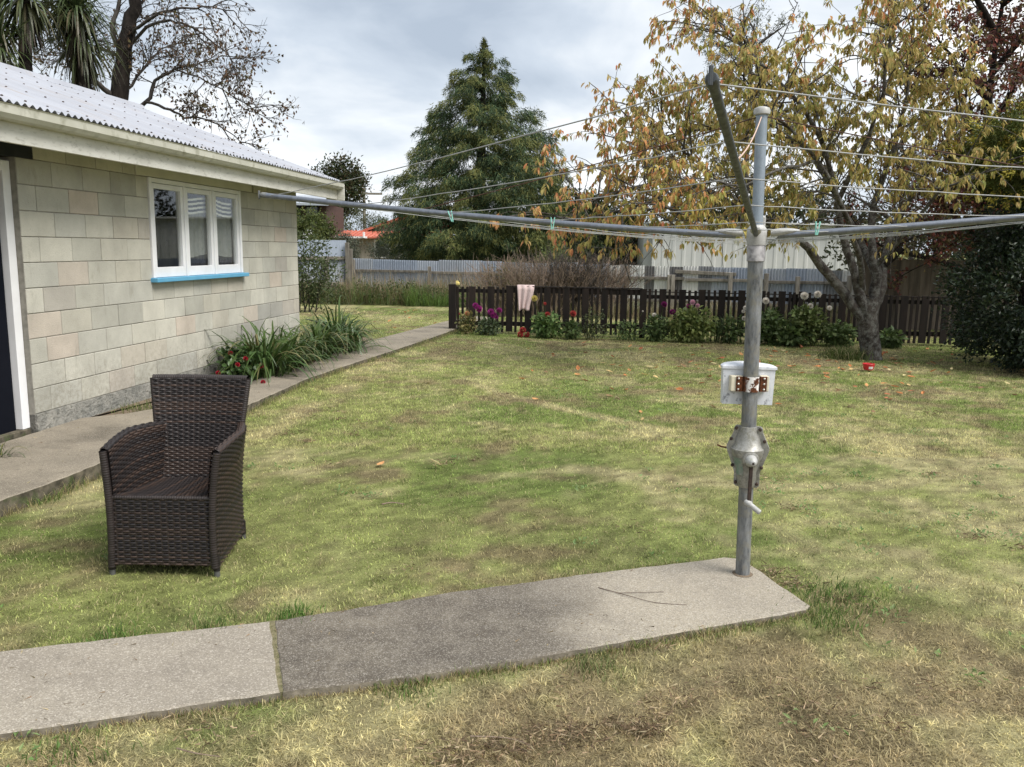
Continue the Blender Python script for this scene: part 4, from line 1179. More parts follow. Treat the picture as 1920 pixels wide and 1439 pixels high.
mb.add(V, [(j * k + i, j * k + (i + 1) % k, (j + 1) * k + (i + 1) % k, (j + 1) * k + i) for j in range(4) for i in range(k)])
mb.build('lid', BOX_WHITE, pegbox, smooth=True)
for sg in (-1, 1):
    mb = MB(); mb.box((cx_ + sg * .066, cy_ + .012, .977), (.060 if sg < 0 else .040, .040, .074), None, .003); mb.build('wood_block', CREAM_WOOD, pegbox)
# strap: wraps round the post, ears screwed to the blocks
mb = MB(); path_ = [(-.072, -.010), (-.044, -.012)] + [(.0385 * math.cos(a), -.0385 * math.sin(a) * 1.0) for a in np.linspace(math.pi * .95, math.pi * .05, 14)] + [(.044, -.012), (.074, -.010)]
V = []
for z_ in (-.036, .036):
    for x_, y_ in path_: V.append((cx_ + x_, cy_ + y_, .977 + z_))
for z_ in (-.036, .036):
    for x_, y_ in path_: V.append((cx_ + x_ * 1.0, cy_ + y_ - .003, .977 + z_))
k = len(path_); F = []
for i in range(k - 1):
    F += [(2 * k + i, 2 * k + i + 1, 3 * k + i + 1, 3 * k + i), (i + 1, i, k + i, k + i + 1), (k + i, 3 * k + i, 3 * k + i + 1, k + i + 1), (i, i + 1, 2 * k + i + 1, 2 * k + i)]
mb.add(V, F); strap = mb.build('strap', STRAP, pegbox, loc=(cx_, cy_, .977), label='rusty steel strap with flaking white paint')
for sx in (-.062, .060):
    for sz in (-.026, 0, .026):
        mb = MB(); mb.lathe((cx_ + sx + .004 * sz, cy_ - .014, .977 + sz), (0, -1, 0), [(0, .0052), (.004, .005), (.006, .002)], 8); mb.build('screw', SCREW, strap)

# clothes pegs on the lines
def peg(q, rot, label):
    t = thing('clothes_peg', q, label, 'peg', 'mint green clothes pegs on the lines'); q = np.array(q)
    for sg in (-1, 1):
        mb = MB(); a = rot + sg * .10
        rm = Matrix.Rotation(a, 3, 'Y')
        mb.box(tuple(q + [sg * .006, 0, -.008]), (.005, .008, .058), rm, .0015); mb.build('prong', PEG, t)
    mb = MB(); mb.lathe(q + [0, -.006, -.004], (0, 1, 0), [(0, .006), (.012, .006)], 10); mb.build('spring', SCREW, t)
def on_line(a, b_, i, t): 
    A, B = arm_pt(a, TS[a][i]), arm_pt(b_, TS[b_][i]); return A + (B - A) * t - [0, 0, .012]
peg(on_line('left', 'near', 2, .045), -.25, 'mint green peg on the line by the dark conifer')
peg(on_line('left', 'near', 3, .13), .05, 'mint green peg on the line left of the mast')
peg(on_line('near', 'right', 4, .40), .05, 'mint green peg on the line right of the mast')

# ------------------------------------------------------------------ dark picket fence
FA = np.array([-1.13, 15.6]); FB = np.array([7.95, 14.59]); FL = np.linalg.norm(FB - FA); FD = (FB - FA) / FL; FNn = np.array([FD[1], -FD[0]])   # FNn points to the camera
if FNn[1] > 0: FNn = -FNn
fang = math.atan2(FD[1], FD[0]); FR = Matrix.Rotation(fang, 3, 'Z')
def fw(s, o, z):
    q = FA + FD * s + FNn * o; return (q[0], q[1], z)
pf = thing('picket_fence', fw(FL / 2, 0, 0), 'low dark brown picket fence of wide and narrow boards across the lawn', 'fence')
def bmesh_box(name, size, mt, cham=.003):
    mb = MB(); mb.box((0, 0, 0), size, None, cham); return mesh_np(name, mb.v, mb.f, mt)
wide = bmesh_box('picket', (.125, .020, .83), FENCE_DARK); nar = bmesh_box('picket', (.046, .020, .83), FENCE_DARK)
s = .37; i = 0
while s < FL:
    top = .885 if s < 3.45 else .90
    if s > 6.5: top = .87
    link('picket', wide, pf, fw(s, .0, top - .415 + random.uniform(-.006, .006)), (random.uniform(-.01, .01), random.uniform(-.008, .008), fang))
    for ds in (.125, .225):
        if s + ds < FL: link('picket', nar, pf, fw(s + ds + random.uniform(-.008, .008), .0, top - .415 - random.uniform(0, .018)), (random.uniform(-.01, .01), random.uniform(-.02, .02), fang))
    s += .3495; i += 1
for ds in (.10, .19, .28): link('picket', nar, pf, fw(ds, 0, .46), (0, random.uniform(-.02, .02), fang))
link('post', bmesh_box('post', (.13, .12, .95), FENCE_DARK), pf, fw(0, .0, .44), (0, 0, fang))
pm = bmesh_box('post', (.10, .09, .86), FENCE_DARK)
for s in (3.52, 6.2, FL - .05): link('post', pm, pf, fw(s, -.085, .42), (0, 0, fang))
for (s0, s1, z_, h_, o_) in ((.05, 1.0, .80, .07, -.0325), (1.0, 3.50, .83, .105, -.0325), (3.54, FL, .755, .07, -.0325), (.05, FL, .20, .08, -.0325), (3.54, FL, .845, .018, -.0325)):
    mb = MB(); mb.box(fw((s0 + s1) / 2, o_, z_), (s1 - s0, .04, h_), FR, .003); mb.build('rail', FENCE_DARK, pf)
mb = MB(); mb.box(fw(2.25, -.02, .898), (2.5, .075, .018), FR, .003); mb.build('top_rail', FENCE_DARK, pf)

# towel over the fence
m, nt, b = base_mat('pale_pink_towelling', .95, 0, .1)
p = pos(nt); c = mix(nt, framp(nt, noise(nt, p, 40, 4), .35, .65), (.62, .47, .46), (.70, .56, .55)); nt.links.new(c, b.inputs['Base Color']); bump(nt, b, noise(nt, p, 200, 3), .5, .004)
TOWEL = m
V, F = [], []; ks, kt = 22, 18
for j in range(kt):
    t = j / (kt - 1)
    for i in range(ks):
        k = i / (ks - 1)
        wid = .32 * (1 - .30 * sstep(.25, 1, t)) ; s_ = 1.20 + .02 * t + k * wid + .03 * t * (1 - k)
        L = .12 + (.36 - .05 * k - .16 * (k > .75) * (k - .75) * 4 * 0)
        d = t * (L + .12) - .12
        if d < 0: o_, z_ = -.06 - .0 * k, .915 + d * .9
        else: o_, z_ = .022 + .018 * math.sin(k * 17 + 1.2 * t) * (.3 + t) + .01, .915 - d + .03 * t * math.sin(k * 5)
        if abs(d) < .03: o_, z_ = -.06 + (d + .03) / .06 * .085, .922
        V.append(fw(s_, o_, z_))
for j in range(kt - 1):
    for i in range(ks - 1): F.append((j * ks + i, j * ks + i + 1, (j + 1) * ks + i + 1, (j + 1) * ks + i))
mb = MB(); mb.add(V, F); tw = mb.build('towel', TOWEL, None, fw(1.36, 0, .9), smooth=True, label='pale pink towel hung over the picket fence', cat='towel')
md = tw.modifiers.new('solid', 'SOLIDIFY'); md.thickness = .006
mb = MB(); mb.box(fw(.095, .01, .93), (.07, .06, .06), FR, .012); mb.box(fw(.085, .01, .968), (.05, .045, .02), FR, .008)
mb.build('yellow_sponge', mat_noise('yellow_foam', (.62, .50, .16), (.70, .58, .22), 60, .9), None, fw(.095, .01, .9), label='yellow sponge on top of the fence by its end post', cat='sponge')

# ------------------------------------------------------------------ corrugated iron boundary fence
def iron_mats(name, c1, c2, r=None): return mat_galv(name, c1, c2, r, 5, .62, .8, .6, .25)
IRON = {'blue': iron_mats('iron_blue_grey', (.36, .41, .49), (.27, .31, .38)), 'pale': iron_mats('iron_pale', (.46, .50, .56), (.36, .40, .46)),
        'grey': iron_mats('iron_grey', (.27, .28, .29), (.20, .21, .22), (.24, .20, .17)), 'white': iron_mats('iron_white_paint', (.70, .70, .68), (.60, .60, .58), (.28, .28, .28)),
        'dark': iron_mats('iron_dark', (.12, .12, .125), (.16, .155, .15), (.22, .2, .18)), 'pale2': iron_mats('iron_dull_blue', (.42, .45, .50), (.31, .34, .38), (.28, .25, .21))}
_im = {}
def iron_mesh(kind, w, h):
    k = (kind, round(w, 2), round(h, 2))
    if k not in _im:
        us = np.linspace(0, w, int(w / .0762 * 6) + 1); V, F = [], []
        for z in (0, h):
            for u in us: V.append((u, .014 * math.sin(u / .0762 * 2 * math.pi), z))
        n = len(us); F = [(i, i + 1, n + i + 1, n + i) for i in range(n - 1)]
        _im[k] = mesh_np('iron_sheet', V, F, IRON[kind], None, True)
    return _im[k]
IA, IB, IC = np.array([-5.05, 26.0]), np.array([2.6, 23.05]), np.array([8.45, 20.6])
ifence = thing('corrugated_iron_fence', (0, 24, 0), 'patchwork corrugated iron fence with timber rails beyond the lawn', 'fence')
def run(par, A, B, kinds, h, wmin=.5, wmax=.8, zj=.02):
    A = np.array(A); B = np.array(B); L = np.linalg.norm(B - A); D = (B - A) / L; an = math.atan2(D[1], D[0]); s = 0; i = 0
    while s < L - .05:
        w = min(random.choice([.61, .76, .76]) if wmax > .7 else random.choice([.30, .38, .46]), L - s)
        q = A + D * s
        link('iron_sheet', iron_mesh(kinds[i % len(kinds)], w + .03, h), par, (q[0], q[1] + .012 * (i % 2), random.uniform(-zj, zj)), (0, 0, an)); s += w; i += 1
def timber(par, name, q0, q1, w, h):
    q0 = Vector(q0); q1 = Vector(q1); d = (q1 - q0); mb = MB()
    rm = Matrix.Rotation(math.atan2(d.y, d.x), 3, 'Z')
    if abs(d.z) > d.length * .7: mb.box((q0 + q1) / 2, (w, h, d.length), None, .006)
    else:
        a = math.asin(d.z / d.length); mb.box((q0 + q1) / 2, (d.length, w, h), rm @ Matrix.Rotation(-a, 3, 'Y'), .005)
    return mb.build(name, TIMBER_GREY, par)
run(ifence, IA, IB, ['pale2', 'blue', 'blue', 'pale', 'pale2', 'pale', 'blue', 'grey', 'pale'], 1.20)
run(ifence, IB, IC, ['white', 'grey', 'white', 'dark', 'white', 'dark', 'white', 'grey', 'pale2', 'blue', 'pale', 'pale2', 'blue', 'pale', 'grey', 'white', 'blue'], 1.175, wmax=.5)
def ip(A, B, t, off, z):
    q = A + (B - A) * t; d = (B - A) / np.linalg.norm(B - A); n = np.array([d[1], -d[0]]); q = q + n * off; return (q[0], q[1], z)
for A, B, za, zb in ((IA, IB, .84, .86), (IB, IC, .83, .86)):
    for t0, t1 in ((0, .33), (.335, .66), (.665, 1.0)):
        timber(ifence, 'rail', ip(A, B, t0, .045, za), ip(A, B, t1, .045, zb), .05, .075); timber(ifence, 'rail', ip(A, B, t0, .045, .25), ip(A, B, t1, .045, .25), .05, .075)
for t in (.02, .34, .67): timber(ifence, 'post', ip(IA, IB, t, .12, 0), ip(IA, IB, t, .12, 1.02 + .1 * (t < .1)), .10, .09)
for t in (.03, .27, .285, .52, .66, .78, .97): timber(ifence, 'post', ip(IB, IC, t, .12, 0), ip(IB, IC, t, .12, 1.0 + .05 * math.sin(t * 40)), .10, .09)
timber(ifence, 'top_rail', ip(IB, IC, .29, .05, 1.04), ip(IB, IC, .54, .05, 1.0), .05, .09)
# taller return at the left, with a smooth blue panel above the rail
tf = thing('tall_iron_fence', (-5.6, 24.2, 0), 'taller blue grey iron fence with a flat upper panel beside the garage corner', 'fence')
TA, TB = np.array([-7.3, 23.2]), np.array([-4.85, 24.4])
D = (TB - TA) / np.linalg.norm(TB - TA); an = math.atan2(D[1], D[0])
mb = MB(); Lq = np.linalg.norm(TB - TA); rm = Matrix.Rotation(an, 3, 'Z')
for i, (a, b_) in enumerate(((0, .62), (.625, 1.0))):
    mb = MB(); q = TA + (TB - TA) * (a + b_) / 2; mb.box((q[0], q[1] + .01 * i, 1.485), (Lq * (b_ - a), .008, .51), rm, .002); mb.build('flat_panel', IRON['blue'], tf)
run(tf, TA, TB, ['pale2', 'blue', 'pale'], 1.21)
timber(tf, 'rail', ip(TA, TB, 0, .05, 1.21), ip(TA, TB, 1, .05, 1.24), .06, .09)
timber(tf, 'rail', ip(TA, TB, 0, .05, .5), ip(TA, TB, 1, .05, .5), .06, .09)
for t, h in ((.05, 1.3), (.42, 1.22), (.78, 1.2), (1.0, 1.68), (1.035, 1.5)): timber(tf, 'post', ip(TA, TB, t, .12, 0), ip(TA, TB, t, .12, h), .11, .10)
timber(tf, 'post', (-4.72, 24.75, 0), (-4.72, 24.75, 1.2), .1, .1)
# brown paling fence at the right
pl = thing('paling_fence', (8.9, 17.6, 0), 'brown weathered timber paling fence behind the cherry tree', 'fence')
pme = bmesh_box('paling', (.107, .018, 1.47), TIMBER_BROWN)
for i in range(42): link('paling', pme, pl, (7.35 + i * .102, 17.75 - .012 * i + .008 * (i % 2), .74 + random.uniform(-.012, .012)), (0, random.uniform(-.003, .003), -.118))
for z_ in (.35, 1.15): timber(pl, 'rail', (7.3, 17.80, z_), (11.6, 17.31, z_), .045, .08)

# ------------------------------------------------------------------ neighbours' buildings
shed = thing('white_shed', (8, 28, 0), 'long white ribbed metal shed behind the iron fence', 'shed')
m, nt, b = base_mat('white_ribbed_steel', .5, 0, .4); p = pos(nt); c = mix(nt, framp(nt, noise(nt, p, 1.2, 4), .35, .65), (.56, .56, .54), (.50, .51, .50)); nt.links.new(c, b.inputs['Base Color']); WHITE_STEEL = m
us = np.arange(0, 7.4, .035); V, F = [], []
for z in (0, 2.42):
    for i, u in enumerate(us): V.append((4.42 + u, 27 - .10 * u - (.018 if (i // 3) % 3 == 0 else 0), z))
n = len(us); mb = MB(); mb.add(V, [(i, i + 1, n + i + 1, n + i) for i in range(n - 1)]); mb.build('front_wall', WHITE_STEEL, shed)
mb = MB(); mb.box((8.1, 29.3, 1.21), (7.36, 4.2, 2.40), Matrix.Rotation(-.1, 3, 'Z')); mb.build('side_wall', WHITE_STEEL, shed)
mb = MB(); V = [(4.25, 26.8, 2.425), (12.0, 26.03, 2.425), (12.35, 30.3, 2.47), (4.65, 31.2, 2.47)]; mb.add([(x_, y_, z_ + d_) for d_ in (0, .06) for x_, y_, z_ in V], [(3, 2, 1, 0), (4, 5, 6, 7), (0, 1, 5, 4), (1, 2, 6, 5), (2, 3, 7, 6), (3, 0, 4, 7)]); mb.build('roof', WHITE_STEEL, shed)

WALL_TAN = mat_noise('tan_board_wall', (.34, .31, .265), (.29, .265, .225), 3, .85)
GLASS_DARK = mat_noise('dark_far_glass', (.02, .024, .028), (.035, .04, .045), 2, .12, spec=.6)
hs = thing('red_roofed_house', (-6.5, 44, 0), 'small house with faded red iron roof half hidden by the conifer', 'house')
mb = MB(); mb.box((-6.2, 45, 1.02), (5.6, 5.4, 2.04)); mb.build('wall', WALL_TAN, hs)
for i in range(13):
    mb = MB(); mb.box((-8.9 + i * .21, 42.28, 1.02), (.025, .03, 2.02)); mb.build('batten', WALL_TAN, hs)
def slope(mb, pts, th=.07):
    mb.add([(x_, y_, z_ + d_) for d_ in (-th, 0) for x_, y_, z_ in pts], [(3, 2, 1, 0), (4, 5, 6, 7), (0, 1, 5, 4), (1, 2, 6, 5), (2, 3, 7, 6), (3, 0, 4, 7)])
mb = MB(); slope(mb, [(-9.35, 41.8, 2.03), (-3.2, 41.8, 2.03), (-3.2, 44.2, 2.36), (-9.35, 44.2, 2.36)])
for i in range(30): mb.box((-9.3 + i * .21, 43.0, 2.215), (.03, 2.43, .03), Matrix.Rotation(.137, 3, 'X'))
mb.build('lower_roof', ROOF_RED, hs)
mb = MB(); mb.add([(-8.0, 44.3, 2.3), (-2.4, 44.3, 2.3), (-5.2, 44.3, 3.30), (-8.0, 47.5, 2.3), (-2.4, 47.5, 2.3), (-5.2, 47.5, 3.30)], [(0, 1, 2), (3, 5, 4), (0, 3, 4, 1)]); mb.build('gable', WALL_TAN, hs)
mb = MB(); slope(mb, [(-8.3, 43.9, 2.24), (-5.2, 43.9, 3.36), (-5.2, 47.8, 3.36), (-8.3, 47.8, 2.24)], .12); slope(mb, [(-5.2, 43.9, 3.36), (-2.1, 43.9, 2.24), (-2.1, 47.8, 2.24), (-5.2, 47.8, 3.36)], .12); mb.build('gable_roof', ROOF_RED, hs)
mb = MB(); mb.box((-8.3, 41.74, 2.0), (2.1, .06, .09)); mb.box((-7.4, 41.7, 2.12), (.06, .3, .28)); mb.build('gutter', PAINT_WHITE, hs)
for xw, ww in ((-6.6, .8), (-5.4, .9)):
    mb = MB(); mb.box((xw, 42.27, 1.45), (ww, .06, .9)); w_ = mb.build('window', PAINT_WHITE, hs); mb = MB(); mb.box((xw, 42.235, 1.45), (ww - .16, .03, .74)); mb.build('pane', GLASS_DARK, w_)
BROWN_BRICK = mat_noise('dark_brown_brick', (.055, .034, .028), (.075, .047, .038), 8, .9)
bh = thing('brown_house', (-10.2, 41, 0), 'dark brown two storey house just behind the garage corner', 'house')
mb = MB(); mb.box((-10.65, 42, 1.75), (3.6, 4, 3.5)); mb.build('wall', BROWN_BRICK, bh)
mb = MB(); mb.box((-11.0, 39.9, 2.9), (1.9, .25, 1.2)); mb.build('shaded_porch', LINTEL, bh)
mb = MB(); mb.box((-9.5, 39.97, 2.85), (.62, .08, 1.1)); w_ = mb.build('window', LINTEL, bh); mb = MB(); mb.box((-9.5, 39.92, 2.85), (.5, .03, .98)); mb.build('pane', GLASS_DARK, w_)
mb = MB(); slope(mb, [(-12.3, 39.3, 3.50), (-8.6, 39.3, 3.50), (-8.6, 42, 4.0), (-12.3, 42, 4.0)], .1); mb.build('roof', IRON['pale2'], bh)
mb = MB(); mb.box((-9.75, 39.6, 2.05), (.62, .5, .55), None, .08); mb.build('water_tank', PAINT_WHITE, bh)
pp = thing('power_pole', (-10.6, 60, 0), 'distant timber power pole with crossarm', 'pole')
mb = MB(); mb.tube([(-10.6, 60, 0), (-10.6, 60, 5.6)], [.13, .10], 8); mb.build('pole', TIMBER_GREY, pp)
mb = MB(); mb.box((-10.6, 59.88, 5.2), (2.6, .1, .14)); mb.build('crossarm', TIMBER_GREY, pp)

# ------------------------------------------------------------------ plant helpers
T_OV = np.array([(0, 0, 0), (.30, .42, .07), (.30, 0, .0), (.30, -.42, .07), (.64, .38, .02), (.64, 0, -.05), (.64, -.38, .02), (1, 0, -.16)])
T_OVF = np.array([(0, 2, 1), (0, 3, 2), (1, 2, 4), (2, 5, 4), (2, 3, 5), (3, 6, 5), (4, 5, 7), (5, 6, 7)])
def leaf_frame(D, nrm):
    D = unit(D); S = unit(np.cross(nrm, D)); return D, S, np.cross(D, S)
def leaf_inst(P, D, L, W, C, nrm, T=T_OV, TF=T_OVF):
    N = len(P); D, S, U = leaf_frame(D, nrm); L = np.broadcast_to(L, (N,)); W = np.broadcast_to(W, (N,))
    v = P[:, None] + T[None, :, 0:1] * (D * L[:, None])[:, None] + T[None, :, 1:2] * (S * W[:, None])[:, None] + T[None, :, 2:3] * (U * L[:, None])[:, None]
    k = len(T); f = (np.arange(N) * k)[:, None, None] + TF[None]
    return v.reshape(-1, 3), f.reshape(-1, TF.shape[1]), np.repeat(C, k, 0)

def strap_np(P, D, L, W, droop, C, seg=5, fold=.15):
    """long strap leaves that arch over"""
    N = len(P); D = unit(D); q = P.copy(); d = D.copy(); L = np.broadcast_to(L, (N,)); W = np.broadcast_to(W, (N,)); droop = np.broadcast_to(droop, (N,))
    S = unit(np.cross(D, np.array([0, 0, 1.]) + rng.normal(0, .05, (N, 3)))); V = []
    for i in range(seg + 1):
        t = i / seg; w = W * (min(1, .55 + 2.2 * t) * (1 - t ** 2.2) + .02)
        V += [q - S * w[:, None] / 2, q + S * w[:, None] / 2]
        q = q + d * (L / seg)[:, None]; d = unit(d + np.array([0, 0, -1.]) * (droop / seg * (1 + 1.6 * t))[:, None])
    k = 2 * (seg + 1); V = np.stack(V, 1).reshape(-1, 3); b_ = (np.arange(N) * k)[:, None]
    F = np.concatenate([b_ + np.array((2 * i, 2 * i + 1, 2 * i + 3, 2 * i + 2)) for i in range(seg)])
    return V, F, np.repeat(C, k, 0)

def wander(p0, d0, L, n, wob, trop, tz=0.0):
    p = np.array(p0, float); d = unit(np.array(d0, float)); out = [p.copy()]
    for i in range(n):
        d = unit(d + rng.normal(0, wob, 3) + np.array([0, 0, trop + tz * i / n])); p = p + d * L / n; out.append(p.copy())
    return np.array(out)
def at_t(poly, t):
    d = np.r_[0, np.cumsum(np.linalg.norm(np.diff(poly, axis=0), axis=1))]; s = t * d[-1]
    q = np.array([np.interp(s, d, poly[:, i]) for i in range(3)]); i = min(np.searchsorted(d, s, 'right'), len(poly) - 1)
    return q, unit(poly[i] - poly[i - 1])
def smooth_poly(pts, k=5):
    pts = np.array(pts, float); n = len(pts); t = np.linspace(0, n - 1, (n - 1) * k + 1); out = []
    for u in t:
        i = int(min(u, n - 2)); f = u - i
        p0, p1, p2, p3 = pts[max(i - 1, 0)], pts[i], pts[i + 1], pts[min(i + 2, n - 1)]
        out.append(.5 * ((2 * p1) + (-p0 + p2) * f + (2 * p0 - 5 * p1 + 4 * p2 - p3) * f * f + (-p0 + 3 * p1 - 3 * p2 + p3) * f ** 3))
    return np.array(out)

def part_mesh(name, vfc, mt, par, kind=None, label=None):
    v, f, c = vfc
    o = link(name, mesh_np(name, v - np.array(WO[par]), [f], mt, c), par, label=label)
    if kind: o['kind'] = kind
    return o

def leaf_cloud(c, rad, nclump, per, cr, L, W, cols, droop=.0, shell=.45, var=.2, zmin=None, up=.0):
    c = np.array(c); d = unit(rng.normal(size=(nclump, 3))); fr_ = rng.uniform(shell, 1, nclump)[:, None]
    cc = c + d * fr_ * np.array(rad)
    cc = np.repeat(cc, per, 0); dd = np.repeat(d, per, 0)
    P = cc + rng.normal(0, cr, (len(cc), 3))
    if zmin is not None: 
        k = P[:, 2] > zmin; P, dd = P[k], dd[k]
    n = len(P)
    D = dd * .6 + rng.normal(0, .7, (n, 3)) + np.array([0, 0, up - droop])
    C = palette(cols, n, var)
    return leaves_np(P, D, rng.uniform(.7, 1.2, n) * L, rng.uniform(.7, 1.2, n) * W, C, nrm=dd + rng.normal(0, .6, (n, 3)) + [0, 0, .6])

def bush(name, c, rad, label, cat, cols, nclump=90, per=60, cr=.12, L=.09, W=.045, mt=None, group=None, stems=6, droop=0., shell=.45, zmin=.02):
    base = (c[0], c[1], 0); t = thing(name, base, label, cat, group)
    part_mesh('foliage', leaf_cloud(c, rad, nclump, per, cr, L, W, cols, droop, shell, zmin=zmin), mt or LEAF, t, 'stuff')
    polys = []
    for i in range(stems):
        e = np.array(c) + rng.normal(0, .35, 3) * np.array(rad); e[2] = c[2] + rng.uniform(-.1, .5) * rad[2]
        b0 = np.array(base) + [rng.normal(0, .12) * rad[0], rng.normal(0, .12) * rad[1], -.03]
        polys.append((smooth_poly([b0, (b0 + e) / 2 + rng.normal(0, .06, 3), e], 4), np.linspace(.02, .006, 9) * max(.5, rad[2])))
    link('stem', tubes_mesh('stem', polys, BARK_GREY, base), t)
    return t

# ------------------------------------------------------------------ cherry tree in autumn leaf
ct = thing('cherry_tree', (5.49, 12.73, 0), 'autumn cherry tree with grey forked trunk and yellow orange drooping leaves', 'tree')
trunk = smooth_poly([(5.52, 12.73, -.08), (5.50, 12.73, .12), (5.44, 12.72, .40), (5.40, 12.7, .72), (5.41, 12.7, .92)], 4)
limbs = [([(5.36, 12.68, .55), (5.12, 12.70, .85), (4.64, 12.70, 1.39), (4.30, 12.52, 1.72), (3.95, 12.30, 1.86), (3.30, 12.05, 2.15), (2.50, 11.75, 2.45), (1.70, 11.6, 2.45), (1.05, 11.5, 2.25)], .105, .016),
         ([(5.38, 12.66, .62), (5.25, 12.68, .95), (5.10, 12.7, 1.39), (4.93, 12.7, 1.85), (4.80, 12.7, 2.33), (4.55, 12.6, 3.0), (4.10, 12.4, 3.6), (3.4, 12.2, 4.2), (2.7, 12.1, 4.75)], .10, .014),
         ([(5.47, 12.72, .70), (5.49, 12.72, 1.0), (5.46, 12.7, 1.4), (5.40, 12.85, 1.9), (5.50, 12.95, 2.5), (5.75, 13.0, 3.3), (5.85, 13.0, 4.1), (5.8, 12.9, 5.0)], .115, .014),
         ([(5.50, 12.75, .75), (5.62, 12.8, 1.1), (5.70, 12.95, 1.6), (5.95, 13.1, 2.2), (6.3, 13.0, 2.9), (6.55, 12.8, 3.6), (6.6, 12.7, 4.4)], .095, .012),
         ([(5.28, 12.68, 1.05), (5.0, 12.3, 1.6), (4.55, 11.8, 2.2), (4.0, 11.4, 2.8), (3.4, 11.2, 3.3), (2.9, 11.1, 3.7)], .06, .012),
         ([(5.50, 12.8, 1.3), (5.35, 13.4, 2.0), (5.0, 14.0, 2.9), (4.5, 14.3, 3.7), (4.0, 14.4, 4.5)], .07, .012),
         ([(4.80, 12.7, 2.33), (4.95, 12.3, 3.0), (5.0, 11.9, 3.8), (4.9, 11.6, 4.6), (4.8, 11.5, 5.3)], .05, .010),
         ([(4.55, 12.6, 3.0), (3.9, 12.9, 3.3), (3.1, 13.0, 3.4), (2.3, 12.9, 3.3), (1.8, 12.8, 3.1)], .04, .010),
         ([(3.30, 12.05, 2.15), (2.7, 12.4, 2.8), (2.1, 12.5, 3.2), (1.6, 12.5, 3.3)], .03, .008),
         ([(3.30, 12.05, 2.15), (2.6, 11.6, 2.35), (1.9, 11.3, 2.25), (1.2, 11.2, 2.05), (0.55, 11.2, 1.9)], .03, .008),
         ([(4.0, 11.4, 2.8), (3.3, 10.9, 2.6), (2.6, 10.7, 2.3), (2.0, 10.6, 2.05)], .025, .008),
         ([(5.46, 12.7, 1.4), (5.7, 12.2, 2.0), (5.9, 11.7, 2.5), (6.1, 11.3, 2.6)], .045, .01)]
def flare(n):
    r = np.linspace(.175, .15, n); r[:4] = [.215, .19, .178, .17]; r *= .92; return r
link('trunk', tubes_mesh('trunk', [(trunk, flare(len(trunk)))], BARK_CHERRY, WO[ct], 16), ct)
LP, subs, twigs = [], [], []
for pts, r0, r1 in limbs:
    sp = smooth_poly(pts, 4); sp[2:] += rng.normal(0, .010, sp[2:].shape)
    LP.append(sp); o = link('limb', tubes_mesh('limb', [(sp, np.linspace((r0 * .85) ** .7, r1 ** .7, len(sp)) ** (1 / .7))], BARK_CHERRY, WO[ct], 10), ct)
for (pts, r0, r1), sp in zip(limbs, LP):
    Lb = np.linalg.norm(np.diff(sp, axis=0), axis=1).sum(); ns = int(Lb * 6.4)
    for i in range(ns):
        t = rng.uniform(.36, 1.0); q, tg = at_t(sp, t)
        if q[2] < 1.65: continue
        d = tg * .55 + rng.normal(0, .62, 3) + np.array([-.12, -.1, .22])
        if q[0] > 5.6: d[0] -= .45
        L = rng.uniform(.6, 1.35) * (1.1 - .25 * t)
        s_ = wander(q, d, L, 7, .10, .02, -.16); subs.append((s_, np.linspace(.014, .005, len(s_))))
for s_, _ in list(subs):
    for i in range(rng.integers(4, 8)):
        q, tg = at_t(s_, rng.uniform(.2, 1.0)); d = tg * .7 + rng.normal(0, .55, 3)
        w_ = wander(q, d, rng.uniform(.25, .6), 5, .12, -.02, -.16); twigs.append((w_, np.linspace(.006, .003, len(w_))))
link('branches', tubes_mesh('branches', subs + twigs, BARK_CHERRY, WO[ct]), ct)
P, OUT = [], []
for w_, _ in twigs + subs:
    for t in (rng.uniform(.3, .75), rng.uniform(.75, .95), 1.0):
        if rng.random() < .20: continue
        q, tg = at_t(w_, t); k = int(rng.integers(4, 10))
        for j in range(k): P.append(q + rng.normal(0, .018, 3)); OUT.append(tg)
P = np.array(P); OUT = np.array(OUT)
# bare out the inside of the crown round the fork
keep = (P[:, 2] > 1.52) & (P[:, 0] < 6.75) & ((np.hypot(P[:, 0] - 5.4, P[:, 1] - 12.7) > .7) | (P[:, 2] > 2.4)) & ((P[:, 2] > 1.85) | (rng.random(len(P)) < .55))
P, OUT = P[keep], OUT[keep]; n = len(P)
hor = rng.normal(size=(n, 3)) * [1, 1, .2]
D = np.array([0, 0, -.95]) + OUT * .35 + hor * .55
L = rng.uniform(.068, .115, n); W = L * rng.uniform(.29, .38, n) / .84
orange = np.clip(sstep(3.0, .6, P[:, 0]) * .5 + sstep(3.6, 5.2, P[:, 2]) * .25 + .0 + .5 * (fbm(P[:, 0], P[:, 2], 1.6, 2) - .62), 0, .9)
isO = rng.random(n) < orange
C = palette([(.44, .365, .13), (.50, .41, .155), (.36, .335, .11), (.50, .37, .15), (.28, .285, .085), (.43, .335, .13)], n, .16)
C[isO] = palette([(.58, .27, .12), (.62, .34, .15), (.52, .21, .11), (.62, .40, .19)], int(isO.sum()), .15)
nr = hor + OUT * .3 + [0, -.25, .35]
dist = np.linalg.norm(P - np.array([0, 0, 1.6]), axis=1); order = np.argsort(dist + 20 * (P[:, 2] > 5.0)); near = order[:300]; rest = order[300:]
part_mesh('crown', leaf_inst(P[rest], D[rest], L[rest], W[rest], C[rest], nr[rest]), LEAF_THIN, ct, 'stuff')
lm = []
for cc in [(.47, .39, .115), (.53, .44, .14), (.37, .345, .095), (.58, .29, .125), (.60, .36, .15), (.29, .30, .08)]:
    lm.append(mesh_np('leaf', T_OV * [1, .40, 1], [T_OVF], LEAF_THIN, np.tile(cc, (len(T_OV), 1))))
Df, Sf, Uf = leaf_frame(D, nr)
